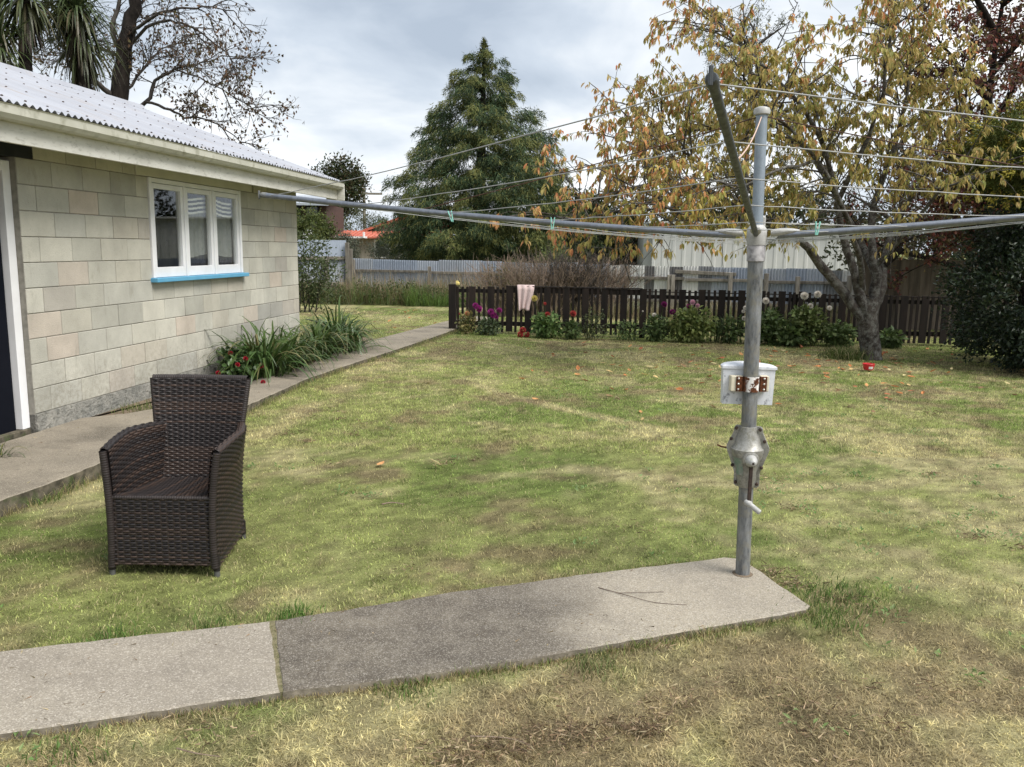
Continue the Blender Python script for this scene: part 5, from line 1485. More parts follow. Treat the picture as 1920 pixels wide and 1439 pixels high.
for i in near:
    me = lm[random.choice([3, 4])] if isO[i] else lm[random.choice([0, 1, 2, 5, 0, 1])]
    mx = Matrix((Df[i], Sf[i], Uf[i])).transposed()
    link('leaf', me, ct, P[i], mx.to_euler(), float(L[i]))
# cut stub on the right-hand limb
mb = MB(); mb.tube([(5.66, 12.85, 1.42), (5.78, 12.8, 1.56), (5.86, 12.75, 1.68)], [.05, .048, .046], 10); mb.build('sawn_stub', BARK_DARK, ct, smooth=True)

# ------------------------------------------------------------------ tall conifer
cf = thing('conifer', (-1.35, 30, 0), 'tall cone shaped golden green conifer with drooping sprays', 'tree')
CFX = -1.25
link('trunk', tubes_mesh('trunk', [(np.array([(CFX - .1, 30, -.1), (CFX, 30, 3), (-1.15, 30, 6), (-1.12, 30, 8.3)]), np.array([.3, .22, .12, .03]))], BARK_DARK, WO[cf]), cf)
def cone_r(z): return 3.7 * np.clip(1 - (z - 1.9) / 6.85, 0.012, 1.0) ** .72 * np.where(z < 2.1, .42 + .276 * np.clip(z, 0, 2.1), 1)
parts = []
nc = 1200
zz = 8.35 - 7.9 * np.sqrt(rng.random(nc)) ** 1.05; az = rng.uniform(0, 2 * np.pi, nc)
lob = 1 + .08 * np.sin(az * 3 + zz * 1.1) + .06 * np.sin(az * 7 - zz * 2.3)
rr = cone_r(zz) * rng.choice([1.0, 1.0, .85, .6, .3], nc) * lob * rng.uniform(.84, 1.05, nc)
cxs = np.interp(zz, [0, 3, 8.6], [-.95, -1.0, -1.12])
for i in range(nc):
    o = np.array([math.cos(az[i]), math.sin(az[i]), 0]); tip = np.array([cxs[i], 30, zz[i]]) + o * rr[i]
    sc = .45 + .55 * min(1, rr[i] / 2); k = 220
    t = rng.random(k) ** .7
    side_ = np.array([-o[1], o[0], 0]); sp = rng.normal(0, .20, k) * (1.15 - .7 * t)
    Pq = tip + o * ((t - .75) * .9 * sc)[:, None] + side_ * (sp * sc)[:, None]
    Pq[:, 2] += (.30 * t - .42 * t ** 3) * sc + rng.normal(0, .08, k) * sc - np.abs(sp) * .35
    Dq = o * .45 + side_ * (sp * 1.6)[:, None] + np.array([0, 0, -.55]) + rng.normal(0, .35, (k, 3))
    gold = rng.random() < .36
    base = np.array([.082, .104, .038]) if gold else np.array([.044, .070, .033])
    C_ = base * rng.uniform(.75, 1.25) * rng.uniform(.7, 1.35, (k, 1)) 
    g2 = (t > .55) & (rng.random(k) < (.65 if gold else .22)); C_[g2] = np.array([.16, .165, .055]) * rng.uniform(.75, 1.25, (int(g2.sum()), 1))
    parts.append(blade_tris(Pq, Dq, rng.uniform(.10, .21, k) * (.6 + .4 * sc), rng.uniform(.015, .03, k), C_))
# leader
k = 900; t = rng.random(k); Pq = np.stack([-1.12 + rng.normal(0, .30, k) * (1 - t), 30 + rng.normal(0, .30, k) * (1 - t), 7.55 + 1.05 * t], 1)
parts.append(blade_tris(Pq, rng.normal(0, .5, (k, 3)) + [0, 0, .1], .15, .03, palette([(.06, .075, .025), (.12, .12, .035)], k)))
part_mesh('crown', merge(parts), NEEDLE, cf, 'stuff')

# ------------------------------------------------------------------ thin-leaved tree behind the garage
bt = thing('bare_autumn_tree', (-8.4, 18, 0), 'nearly bare tree with dark trunk and few brown leaves behind the garage roof', 'tree')
bl = [([(-8.5, 18, -.1), (-8.42, 18, 1.5), (-8.35, 18, 2.98), (-8.25, 18, 4.49), (-8.1, 18, 5.23), (-7.97, 18, 5.86), (-7.77, 18, 6.48), (-7.65, 18, 7.4)], .24, .10),
      ([(-7.97, 18.0, 5.76), (-7.65, 17.8, 5.9), (-7.14, 17.6, 6.1), (-6.59, 17.4, 6.17), (-5.97, 17.2, 6.16), (-5.41, 17.0, 6.0)], .055, .012),
      ([(-7.97, 18.0, 5.6), (-7.34, 17.7, 5.95), (-6.74, 17.4, 5.91), (-6.21, 17.1, 5.68), (-5.69, 16.8, 5.31), (-5.25, 16.5, 4.95)], .05, .011),
      ([(-8.2, 18.0, 4.30), (-7.73, 18.15, 4.49), (-7.58, 18.3, 4.96), (-7.2, 18.45, 5.22), (-6.71, 18.6, 5.39), (-6.24, 18.75, 5.59)], .075, .012),
      ([(-8.2, 18.0, 4.55), (-7.83, 18.3, 5.18), (-7.67, 18.6, 5.54), (-7.47, 18.9, 5.8), (-7.0, 19.2, 6.0)], .05, .011),
      ([(-7.73, 18.1, 4.49), (-7.06, 17.7, 4.28), (-6.76, 17.6, 4.16), (-6.28, 17.5, 4.08), (-5.78, 17.4, 3.83), (-5.46, 17.3, 3.5)], .045, .010),
      ([(-8.26, 18.0, 4.4), (-8.47, 17.8, 4.71), (-8.62, 17.6, 4.89), (-8.76, 17.4, 5.16), (-8.96, 17.2, 5.39)], .09, .02),
      ([(-8.1, 18.0, 5.3), (-8.39, 18.2, 5.99), (-8.35, 18.4, 6.36), (-8.33, 18.6, 7.2)], .09, .04),
      ([(-7.9, 18.0, 6.0), (-7.75, 18.1, 6.4), (-7.44, 18.2, 6.75), (-6.9, 18.3, 7.2)], .05, .015),
      ([(-8.1, 18.0, 5.3), (-8.65, 18.3, 5.58), (-9.23, 18.6, 5.59), (-9.67, 18.9, 5.47)], .06, .015),
      ([(-7.2, 18.45, 5.22), (-6.6, 18.2, 5.0), (-6.0, 18.0, 4.7), (-5.6, 17.9, 4.3)], .03, .008)]
polys = []; l1 = []
for pts, r0, r1 in bl:
    sp = smooth_poly(pts, 4); sp[1:] += rng.normal(0, .015, sp[1:].shape); polys.append((sp, np.linspace(r0, r1, len(sp)) * (1 if not l1 else .72))); l1.append(sp)
link('trunk', tubes_mesh('trunk', polys[:1], BARK_DARK, WO[bt], 14), bt)
b1, b2, b3 = [], [], []
for li, sp in enumerate(l1):
    for i in range(9 if li else 10):
        q, tg = at_t(sp, rng.uniform(.3 if li else .62, 1)); d = tg * .8 + rng.normal(0, .55, 3) + [.0, 0, .08]
        b1.append(wander(q, d, rng.uniform(.4, .85), 7, .10, .0, -.06))
for s_ in b1:
    for i in range(6):
        q, tg = at_t(s_, rng.uniform(.2, 1)); b2.append(wander(q, tg * .8 + rng.normal(0, .5, 3), rng.uniform(.25, .6), 5, .13, .0, -.04))
for s_ in b2:
    for i in range(4):
        q, tg = at_t(s_, rng.uniform(.3, 1)); b3.append(wander(q, tg * .8 + rng.normal(0, .5, 3), rng.uniform(.12, .32), 4, .14, .0, .02))
link('branches', tubes_mesh('branches', polys[1:] + [(s_, np.linspace(.014, .006, len(s_))) for s_ in b1] + [(s_, np.linspace(.0065, .004, len(s_))) for s_ in b2] + [(s_, np.linspace(.004, .0025, len(s_))) for s_ in b3], BARK_GREY, WO[bt]), bt)
ends = np.array([s_[rng.integers(2, len(s_))] for s_ in b3 if rng.random() < .85 and s_[-1][2] < 6.0 + rng.normal(0, .5)])
ends = np.repeat(ends, 2, 0) + rng.normal(0, .05, (len(ends) * 2, 3)); n = len(ends)
part_mesh('crown', leaves_np(ends, rng.normal(0, .6, (n, 3)) + [0, 0, -.7], rng.uniform(.06, .11, n), rng.uniform(.035, .06, n), palette([(.10, .06, .035), (.07, .045, .03), (.15, .085, .045), (.09, .075, .03)], n)), LEAF, bt, 'stuff')

# ------------------------------------------------------------------ cabbage trees at the upper left
def cabbage(base, heads, label):
    t = thing('cabbage_tree', (base[0], base[1], 0), label, 'tree', 'cabbage trees behind the garage')
    polys = []; parts = []
    f0 = np.array([base[0] + .05, base[1], 2.6])
    polys.append((np.array([(base[0], base[1], -.05), (base[0], base[1], 1.3), f0]), np.array([.22, .19, .17])))
    for h in heads:
        h = np.array(h); polys.append((smooth_poly([f0, (f0 + h) / 2 + [0, 0, -.25], h], 4), np.linspace(.14, .09, 9)))
        k = 210; el = rng.uniform(-1.2, 1.35, k); azz = rng.uniform(0, 2 * np.pi, k)
        Dq = np.stack([np.cos(azz) * np.cos(el), np.sin(azz) * np.cos(el), np.sin(el)], 1)
        old = el < -.1; C_ = palette([(.055, .075, .028), (.075, .095, .035), (.04, .06, .022)], k); C_[old] = palette([(.075, .085, .036), (.05, .065, .026), (.10, .09, .05)], int(old.sum()))
        parts.append(strap_np(h + Dq * .08 + [0, 0, -.1], Dq, rng.uniform(.65, 1.0, k), rng.uniform(.035, .055, k), np.where(el > .5, .5, 1.5), C_, 6))
        k = 70; azz = rng.uniform(0, 2 * np.pi, k); Dq = np.stack([np.cos(azz) * .5, np.sin(azz) * .5, -np.ones(k)], 1)
        parts.append(strap_np(h + Dq * .05 + [0, 0, -.25] * np.ones((k, 1)), Dq, rng.uniform(.5, .9, k), .04, .8, palette([(.07, .05, .035), (.045, .038, .025)], k), 5))
    link('trunk', tubes_mesh('trunk', polys, BARK_DARK, WO[t], 10), t)
    part_mesh('crown', merge(parts), LEAF_GLOSS, t, 'stuff')
cabbage((-8.75, 15.1), [(-8.9, 14.9, 5.3), (-8.35, 15.0, 5.75), (-8.75, 14.7, 4.75)], 'cabbage tree with hanging strap leaves at the left edge above the roof')
cabbage((-8.0, 16.2), [(-7.85, 15.7, 5.75), (-8.2, 16.1, 6.1), (-7.95, 16.0, 5.25)], 'cabbage tree in front of the dark tree trunk above the roof')

# ------------------------------------------------------------------ other trees and shrubs
def leafy_tree(name, base, h, spread, label, bark, cols, nb=9, leafL=.07, leafW=.04, per=5, dens=1.0, lean=(0, 0), group=None, lmat=None, r0=.14, fork=.25):
    t = thing(name, (base[0], base[1], 0), label, 'tree', group); base = np.array([base[0], base[1], 0.])
    polys, tw, subs = [], [], []
    top = base + [lean[0], lean[1], h]
    tr = smooth_poly([base - [0, 0, .05], base + (top - base) * fork + rng.normal(0, .05, 3), base + (top - base) * .6 + rng.normal(0, .12, 3), top], 5)
    polys.append((tr, np.linspace(r0, r0 * .12, len(tr))))
    for i in range(nb):
        q, tg = at_t(tr, rng.uniform(fork * .8, .95)); a = rng.uniform(0, 6.28); up_ = rng.uniform(.35, 1.1)
        L = spread * rng.uniform(.7, 1.15) * (1.15 - .5 * (q[2] / h)); d = np.array([math.cos(a), math.sin(a), up_])
        s_ = wander(q, d, L, 9, .07, .02, -.05); subs.append(s_); polys.append((s_, np.linspace(r0 * .42, .012, len(s_))))
    s2 = []
    for s_ in subs + [tr]:
        for i in range(8):
            q, tg = at_t(s_, rng.uniform(.35, 1)); w_ = wander(q, tg * .7 + rng.normal(0, .6, 3), spread * rng.uniform(.25, .5), 6, .1, .0, -.05); s2.append(w_); polys.append((w_, np.linspace(.014, .005, len(w_))))
    for s_ in s2:
        for i in range(5):
            q, tg = at_t(s_, rng.uniform(.2, 1)); w_ = wander(q, tg * .7 + rng.normal(0, .6, 3), rng.uniform(.2, .5), 4, .14, .0, -.04); tw.append(w_); polys.append((w_, np.linspace(.006, .003, len(w_))))
    link('trunk', tubes_mesh('trunk', polys[:1], bark, WO[t], 12), t); link('branches', tubes_mesh('branches', polys[1:], bark, WO[t]), t)
    P = []
    for w_ in tw + s2:
        for k in range(int(per * dens)):
            q, tg = at_t(w_, rng.uniform(.2, 1)); P.append(q)
    P = np.array(P) + rng.normal(0, .05, (len(P), 3)); n = len(P)
    part_mesh('crown', leaves_np(P, rng.normal(0, .7, (n, 3)) + [0, 0, -.35], rng.uniform(.7, 1.25, n) * leafL, rng.uniform(.7, 1.25, n) * leafW, palette(cols, n, .22), nrm=rng.normal(0, .5, (n, 3)) + [0, 0, 1.]), lmat or LEAF, t, 'stuff')
    return t
REDS = [(.12, .05, .045), (.18, .06, .05), (.085, .045, .038), (.24, .085, .06), (.16, .12, .055), (.20, .16, .07)]
cop = leafy_tree('copper_tree', (9.0, 16.2), 6.6, 2.3, 'copper red leaved tree at the right behind the cherry', BARK_DARK, REDS, 17, .10, .06, 13, lean=(-.2, -.2), r0=.17, fork=.22)
part_mesh('lower_foliage', leaf_cloud((8.6, 16.2, 3.0), (1.5, 1.0, 1.25), 110, 34, .20, .09, .05, REDS, .2, .2), LEAF, cop, 'stuff')
leafy_tree('copper_tree', (10.6, 17.5), 6.2, 2.2, 'dark red leaved tree at the right edge', BARK_DARK, REDS, 14, .10, .06, 11, lean=(-.4, -.3), r0=.15, fork=.3)
leafy_tree('olive_brown_tree', (8.6, 19.5), 4.2, 1.9, 'thin olive brown tree above the paling fence', BARK_GREY, [(.07, .075, .03), (.10, .085, .035), (.12, .075, .04), (.05, .055, .025)], 12, .075, .04, 5)
leafy_tree('grey_green_tree', (7.4, 27.5), 8.6, 1.9, 'tall slender grey green tree showing through the cherry crown', BARK_GREY, [(.10, .12, .065), (.08, .10, .05), (.14, .14, .07)], 12, .11, .03, 6, r0=.16, fork=.35)

# golden yew at the right edge
gy = thing('golden_yew', (7.85, 12.6, 0), 'golden green yew with yellow shoots at the right edge', 'tree')
link('trunk', tubes_mesh('trunk', [(smooth_poly([(7.85, 12.6, -.05), (7.8, 12.6, 1.4), (7.75, 12.55, 2.6), (7.7, 12.5, 3.4)], 4), np.linspace(.17, .06, 13))] + [(smooth_poly([(8.08, 12.68, 2.0 + .2 * i), (8.05 - .45 * math.cos(i), 12.6 + .4 * math.sin(i * 2), 2.7 + .1 * i), (8.05 - .9 * math.cos(i), 12.6 + .8 * math.sin(i * 2), 2.9 + .12 * i)], 4), np.linspace(.05, .012, 9)) for i in range(7)], BARK_DARK, WO[gy]), gy)
parts = []
for i in range(420):
    d = unit(rng.normal(size=3)); fr_ = rng.uniform(.45, 1); tip = np.array([7.62, 12.4, 2.95]) + d * fr_ * np.array([1.25, 1.1, .85])
    k = 110; ax_ = unit(d + rng.normal(0, .4, 3) + [0, 0, -.25]); t = rng.random(k)
    P = tip + ax_ * ((t - .6) * .34)[:, None] + rng.normal(0, .035, (k, 3)); Dq = ax_ * .6 + rng.normal(0, .7, (k, 3))
    g = (t > .5) & (rng.random(k) < .8) if rng.random() < .6 else np.zeros(k, bool)
    C_ = palette([(.07, .09, .024), (.09, .105, .028)], k); C_[g] = palette([(.44, .38, .07), (.36, .34, .065), (.48, .40, .09)], int(g.sum()))
    parts.append(blade_tris(P, Dq, rng.uniform(.045, .085, k), .022, C_))
part_mesh('crown', merge(parts), NEEDLE, gy, 'stuff')

DKG = [(.018, .032, .016), (.026, .042, .018), (.014, .026, .014), (.035, .05, .02)]
dk = thing('dark_evergreen_shrub', (7.75, 11.9, 0), 'large dark evergreen shrub at the right edge of the lawn', 'shrub')
link('stem', tubes_mesh('stem', [(smooth_poly([(7.75 + .15 * i - .4, 11.9 + .1 * math.sin(i * 2), -.05), (7.6 + .25 * i - .6, 11.8, .7), (7.5 + .3 * i - .7, 11.8 + .3 * math.sin(i * 3), 1.6)], 4), np.linspace(.035, .01, 9)) for i in range(6)], BARK_DARK, WO[dk]), dk)
parts = [leaf_cloud((7.45, 11.75, .95), (1.25, 1.25, .98), 230, 70, .10, .075, .038, DKG, .1, .5, zmin=.03), leaf_cloud((7.75, 12.2, 2.0), (1.05, 1.2, .8), 150, 60, .11, .075, .038, DKG, .1, .45), leaf_cloud((7.3, 11.2, .45), (.75, .7, .40), 70, 60, .08, .075, .036, DKG, .2, .4, zmin=.02)]
part_mesh('foliage', merge(parts), LEAF_GLOSS, dk, 'stuff')
bush('olive_shrub', (7.55, 13.4, .75), (.55, .5, .75), 'loose olive green shrub in front of the picket fence beside the dark evergreen', 'shrub', [(.06, .075, .025), (.09, .09, .035), (.05, .06, .025)], 60, 26, .13, .06, .03)

# backdrop greenery beyond the fences
bush('distant_tree', (-11.1, 54, 5.1), (1.75, 1.2, 1.75), 'round dark tree beyond the end of the garage', 'tree', [(.035, .05, .02), (.05, .065, .025), (.075, .06, .03)], 130, 46, .26, .22, .12, stems=9, zmin=2.6)
bush('grey_round_shrub', (-7.25, 36, 1.35), (.75, .7, .75), 'small grey green rounded shrub against the red roofed house', 'shrub', [(.13, .14, .10), (.10, .115, .08), (.085, .09, .07)], 70, 60, .10, .10, .04)
bush('grey_round_shrub', (-4.85, 36, 1.45), (1.45, .9, .85), 'wide grey green rounded shrub beside the conifer', 'shrub', [(.12, .13, .095), (.10, .115, .08), (.075, .085, .06)], 120, 60, .12, .10, .04)
bush('leafy_bush', (-8.6, 36, 1.9), (1.1, .9, 1.15), 'bright green bush above the tall iron fence', 'bush', [(.09, .115, .03), (.12, .14, .04), (.06, .08, .025)], 110, 60, .14, .13, .07)
bush('leafy_bush', (-9.2, 50, 2.4), (3.2, 1, 1.2), 'feathery olive bush behind the red roofed house', 'bush', [(.09, .10, .05), (.12, .125, .065), (.065, .08, .035)], 140, 60, .16, .13, .05)
bush('dark_hedge_tree', (2.6, 31, 1.9), (1.6, 1, 1.7), 'dark green tree to the right of the conifer', 'tree', [(.022, .036, .016), (.035, .05, .02), (.05, .065, .025)], 170, 70, .18, .16, .08)
bush('dark_hedge_tree', (4.5, 33, 1.7), (1.4, 1, 1.5), 'darker bushy tree left of the white shed', 'tree', [(.02, .032, .015), (.03, .043, .018), (.06, .045, .025)], 140, 70, .18, .16, .08)
bush('pale_young_tree', (1.15, 25.2, 1.1), (.55, .5, .55), 'small bright green seedling tree above the iron fence', 'tree', [(.12, .15, .05), (.15, .18, .06)], 40, 26, .10, .15, .05)
for i, (xx, yy, rx, rz, lb) in enumerate([(-17, 55, 6, 3.2, 'far dark trees on the left skyline'), (14, 48, 7, 3.4, 'far dark trees behind the white shed'), (26, 40, 7, 4.2, 'far dark trees at the right skyline'), (1.5, 62, 8, 2.8, 'far dark trees behind the conifer')]):
    bush('distant_treeline', (xx, yy, rz * .55), (rx, 2, rz), lb, 'trees', [(.03, .042, .02), (.045, .055, .025), (.055, .05, .03)], 200, 30, .35, .40, .22)

bush('boundary_bush', (10.2, 21.5, 1.3), (2.2, 1.0, 1.5), 'mixed olive bushes beyond the paling fence', 'bush', [(.06, .07, .03), (.09, .085, .04), (.045, .055, .025)], 140, 40, .2, .14, .07)
bush('boundary_bush', (14.0, 19.0, 1.6), (2.6, 1.2, 1.9), 'dark bushes at the far right boundary', 'bush', [(.03, .042, .02), (.05, .06, .028)], 140, 40, .2, .14, .07)

# climbing shrub in the garage corner and rank weeds along the iron fence
bush('corner_shrub', (-4.95, 20.2, .95), (.75, .6, .95), 'leafy green shrub growing at the garage corner against the iron fence', 'shrub', [(.075, .10, .04), (.10, .12, .05), (.055, .075, .03)], 90, 34, .13, .085, .045)
parts = []
def weedstrip(n, x0, x1, y0, y1, h0, h1, cols, w=.012, droop=.7):
    x = rng.uniform(x0, x1, n); y = rng.uniform(y0, y1, n) + (x - x0) * -.06
    k = fbm(x * 1.0, y, 1.4, 3); D = rng.normal(0, .32, (n, 3)); D[:, 2] = 1
    return strap_np(np.stack([x, y, np.zeros(n)], 1), D, rng.uniform(h0, h1, n) * (.35 + 1.3 * k), w, rng.uniform(.3, 1.2, n) * droop, palette(cols, n, .2), 3)
GR = [(.11, .16, .045), (.14, .19, .06), (.09, .13, .04)]; DRYC = [(.28, .22, .13), (.22, .165, .10), (.33, .27, .17)]
parts += [weedstrip(5200, -6.2, 1.0, 22.9, 24.6, .25, .75, GR + [(.18, .18, .08)]), weedstrip(4200, -6.0, .5, 23.0, 25.2, .4, 1.05, DRYC, .011), weedstrip(1500, -2.9, -1.0, 22.6, 23.4, .35, .6, [(.13, .21, .05), (.16, .24, .07)], .014, 1.0)]
v, f, c = merge(parts); link('rank_weeds', mesh_np('rank_weeds', v, [f], LEAF, c), kind='stuff', label='tall green and straw weeds along the iron fence', cat='weeds')
parts = [weedstrip(5200, -.6, 8.6, 19.6, 21.0, .18, .5, DRYC + [(.13, .12, .06)], .012), weedstrip(2600, -.6, 8.6, 19.8, 21.0, .15, .4, GR, .012)]
v, f, c = merge(parts); link('rank_weeds', mesh_np('rank_weeds', v, [f], LEAF, c), kind='stuff', label='dry weeds seen through the picket fence', cat='weeds')
parts = [leaf_cloud((-5.0 + .75 * i, 23.3 - .04 * i, .25), (.5, .4, .32), 18, 26, .10, .08, .05, [(.07, .10, .035), (.10, .135, .05), (.06, .075, .03)], zmin=.01) for i in range(6)]
v, f, c = merge(parts); link('rank_weeds', mesh_np('rank_weeds', v, [f], LEAF, c), kind='stuff', label='broad leaved weeds at the foot of the iron fence', cat='weeds')

def dry_bush(cx_, cy_, w, h, n, label, cols, leafc=None):
    t = thing('dry_bush', (cx_, cy_, 0), label, 'bush', 'dry bushes beyond the picket fence'); polys = []
    for i in range(n):
        b0 = np.array([cx_ + rng.normal(0, w * .30), cy_ + rng.normal(0, .22), -.02]); d = np.array([(b0[0] - cx_) / w * .9 + rng.normal(0, .22), rng.normal(0, .2), 1])
        s_ = wander(b0, d, h * rng.uniform(.6, 1.1), 6, .10, 0, -.05); polys.append((s_, np.linspace(.009, .004, len(s_))))
        for j in range(4):
            q, tg = at_t(s_, rng.uniform(.4, .95)); w_ = wander(q, tg + rng.normal(0, .45, 3), h * .28, 3, .15, 0, 0); polys.append((w_, np.linspace(.004, .0025, len(w_))))
    link('stem', tubes_mesh('stem', polys, cols, (cx_, cy_, 0), 3), t)
    if leafc: part_mesh('foliage', leaf_cloud((cx_, cy_, h * .5), (w * .5, .4, h * .42), 40, 34, .09, .06, .035, leafc, zmin=.02), LEAF, t, 'stuff')
dry_bush(-.15, 20.0, 1.1, 1.35, 120, 'dry bush mixed with olive leaves left of the towel', STEM_DRY, [(.10, .105, .045), (.13, .12, .05), (.16, .12, .07)])
dry_bush(.65, 20.1, 1.1, 1.35, 260, 'pale straw coloured dry bush above the fence behind the towel', STEM_DRY)
dry_bush(1.45, 20.2, 1.1, 1.6, 260, 'tall brown dry bush right of the towel', BARK_GREY, [(.14, .10, .07), (.11, .085, .06)])
dry_bush(2.15, 20.4, .8, 1.45, 120, 'sparse brown dry bush beside the white painted iron', STEM_DRY)

# ------------------------------------------------------------------ strap-leaved clumps beside the garage
BLV = []
for i in range(16):
    L = rng.uniform(.55, .95); dr = rng.uniform(.5, 2.8); el = rng.uniform(.6, 1.45)
    cc = np.array([(.048, .09, .022), (.062, .105, .027), (.04, .078, .021), (.085, .12, .036), (.16, .15, .062), (.055, .098, .027)][i % 6])
    v, f, c = strap_np(np.zeros((1, 3)), np.array([[math.cos(el), 0, math.sin(el)]]), L, rng.uniform(.024, .038), dr, np.array([cc]), 7)
    BLV.append(mesh_np('blade', v, [f], LEAF_GLOSS, c, True))
def flax(cx_, cy_, n, sc, label, rad=.26):
    t = thing('strap_leaf_clump', (cx_, cy_, .07), label, 'plant', 'strap-leaved clumps along the garage wall')
    for i in range(n):
        a = rng.uniform(0, 2 * np.pi); r_ = rng.uniform(0, rad)
        o = link('blade', random.choice(BLV), t, (cx_ + r_ * math.cos(a), cy_ + r_ * math.sin(a) * 1.3, .06), (rng.normal(0, .15), rng.normal(0, .22), a + rng.normal(0, .5)), sc * rng.uniform(.75, 1.2))
flax(-2.93, 9.70, 300, 1.05, 'tallest strap leaf clump by the garage wall behind the wicker chair', .30)
flax(-2.80, 10.45, 170, .88, 'arching strap leaf clump between two others at the path edge', .16)
flax(-2.66, 11.2, 220, .98, 'dark green strap leaf clump near the garage corner', .2)
flax(-2.44, 12.1, 210, .95, 'strap leaf clump just past the garage corner on the path edge', .2)
flax(-2.75, 12.9, 160, 1.1, 'strap leaf clump with dead leaves round the garage corner', .22)
flax(-3.62, 5.72, 40, .34, 'small grassy clump on the concrete at the left edge', .05)

# ------------------------------------------------------------------ flowers
_fm = {}
def flower_mesh(colr, kind='pom'):
    k = (colr, kind)
    if k not in _fm:
        n = 70; g = np.arange(n) + .5; ph = np.arccos(1 - 1.5 * g / n); th = math.pi * (1 + 5 ** .5) * g
        d = np.stack([np.cos(th) * np.sin(ph), np.sin(th) * np.sin(ph), np.cos(ph)], 1)
        up_ = np.array([0, 0, 1.]); C_ = np.array(colr) * rng.uniform(.75, 1.2, (n, 1))
        v, f, c = leaves_np(d * .3, d * .9 + up_ * .15, .70, .60, C_, .22, nrm=np.tile(up_, (n, 1)) + d * .2 + 1e-3)
        _fm[k] = mesh_np('flower', v, [f], LEAF, c)
    return _fm[k]
MAG = (.36, .045, .24); CORAL = (.55, .10, .09); PEACH = (.62, .30, .16); WHITE_F = (.78, .74, .68); PINK = (.70, .42, .52); YEL = (.66, .56, .20); RED = (.42, .03, .05)
def fl_obj(par, q, colr, r): link('flower', flower_mesh(colr), par, q, (rng.uniform(.5, 1.3), rng.normal(0, .3), rng.normal(0, .5)), r * .88)
DG = [(.085, .13, .043), (.115, .165, .053), (.07, .105, .037)]; LG = [(.17, .21, .062), (.21, .25, .075), (.13, .175, .055)]; YG = [(.20, .18, .06), (.26, .21, .09), (.13, .14, .05)]
def dahlia(label, x0, x1, h, cols, flowers, dens=1.0, L=.10, off=.42, name='dahlia_plant', depth=.22):
    cx_ = (x0 + x1) / 2; s_ = (cx_ - FA[0]) / FD[0]; q = FA + FD * s_ + FNn * off; cy_ = q[1]
    t = thing(name, (cx_, cy_, 0), label, 'plant', 'flowering plants along the picket fence'); w = (x1 - x0) / 2; polys = []; n = int(75 * dens * (w / .3) * (h / .45)) 
    P, D = [], []
    for i in range(max(10, int(24 * w * dens))):
        b0 = np.array([cx_ + rng.uniform(-.6, .6) * w, cy_ + rng.normal(0, .06), -.01]); s2 = wander(b0, [rng.normal(0, .25), rng.normal(0, .2), 1], h * rng.uniform(.6, 1.0), 5, .08, 0); polys.append((s2, np.linspace(.007, .004, 6)))
    n = int(n * 5.5)
    d = unit(rng.normal(size=(n, 3))); fr_ = rng.uniform(.3, 1.0, n)[:, None]
    P = np.array([cx_, cy_, h * .46]) + d * fr_ * np.array([w, depth, h * .50]); k = P[:, 2] > .02; P, d = P[k], d[k]; n = len(P)
    part_mesh('foliage', leaf_inst(P, d * .6 + rng.normal(0, .5, (n, 3)) + [0, -.2, -.1], rng.uniform(.65, 1.2, n) * L, rng.uniform(.65, 1.1, n) * L * .62, palette(cols, n, .22), np.tile([0, -.4, 1.], (n, 1)) + rng.normal(0, .5, (n, 3))), LEAF, t, 'stuff')
    for (fx, fy, fz, colr, r) in flowers:
        b0 = np.array([cx_ + (fx - cx_) * .4, cy_ + .03, h * .3]); polys.append((smooth_poly([b0, np.array([fx * .7 + b0[0] * .3, cy_, fz * .7 + .05]), np.array([fx, fy + .02, fz - .02])], 4), np.linspace(.005, .0035, 9)))
        fl_obj(t, (fx, fy, fz), colr, r)
    link('stem', tubes_mesh('stem', polys, STEM_GREEN, WO[t], 4), t)
    return t
dahlia('yellowing plant with peach flower beside the end post of the picket fence', -1.02, -.66, .48, YG, [(-.83, 15.11, .41, PEACH, .055), (-.96, 15.13, .40, CORAL, .03)], .8, .08)
dahlia('magenta pompom dahlia near the left end of the picket fence', -.66, -.18, .36, [(.09, .12, .06), (.075, .105, .05)], [(-.68, 15.1, .56, MAG, .065), (-.63, 15.09, .50, MAG, .09), (-.40, 15.07, .45, MAG, .075), (-.35, 15.06, .39, MAG, .075), (-.25, 15.05, .48, MAG, .065), (-.30, 15.06, .36, MAG, .05)], 1, .08)
dahlia('lush green dahlia with yellow and coral blooms below the towel', .34, .86, .50, [(.10, .17, .05), (.135, .21, .063)], [(.38, 14.98, .71, YEL, .07), (.62, 14.95, .43, CORAL, .06), (.57, 14.96, .62, CORAL, .035)], 1.15, .10)
dahlia('dahlia with one bright coral red bloom', .90, 1.22, .36, DG, [(1.07, 14.9, .45, CORAL, .075)], 1, .09)
dahlia('loose thin stemmed plant in the middle of the picket fence', 1.22, 1.72, .60, [(.075, .095, .04), (.10, .115, .05)], [], .5, .06)
dahlia('low sparse leafy plant against the middle pickets', 1.80, 2.30, .40, DG, [(2.30, 14.8, .52, WHITE_F, .02)], .55, .07)
dahlia('dahlia with dark magenta and white blooms left of the pale green bush', 2.28, 2.82, .48, DG, [(2.66, 14.73, .65, (.25, .03, .16), .07), (2.81, 14.71, .52, (.25, .03, .16), .065), (2.50, 14.75, .46, WHITE_F, .05), (2.76, 14.7, .40, YEL, .03)], 1, .085)
dahlia('pale green bushy dahlia with soft pink blooms', 2.72, 3.62, .62, LG, [(3.15, 14.67, .70, PINK, .06), (3.08, 14.68, .63, (.30, .05, .18), .05), (3.24, 14.67, .64, PINK, .05)], 1.15, .10)
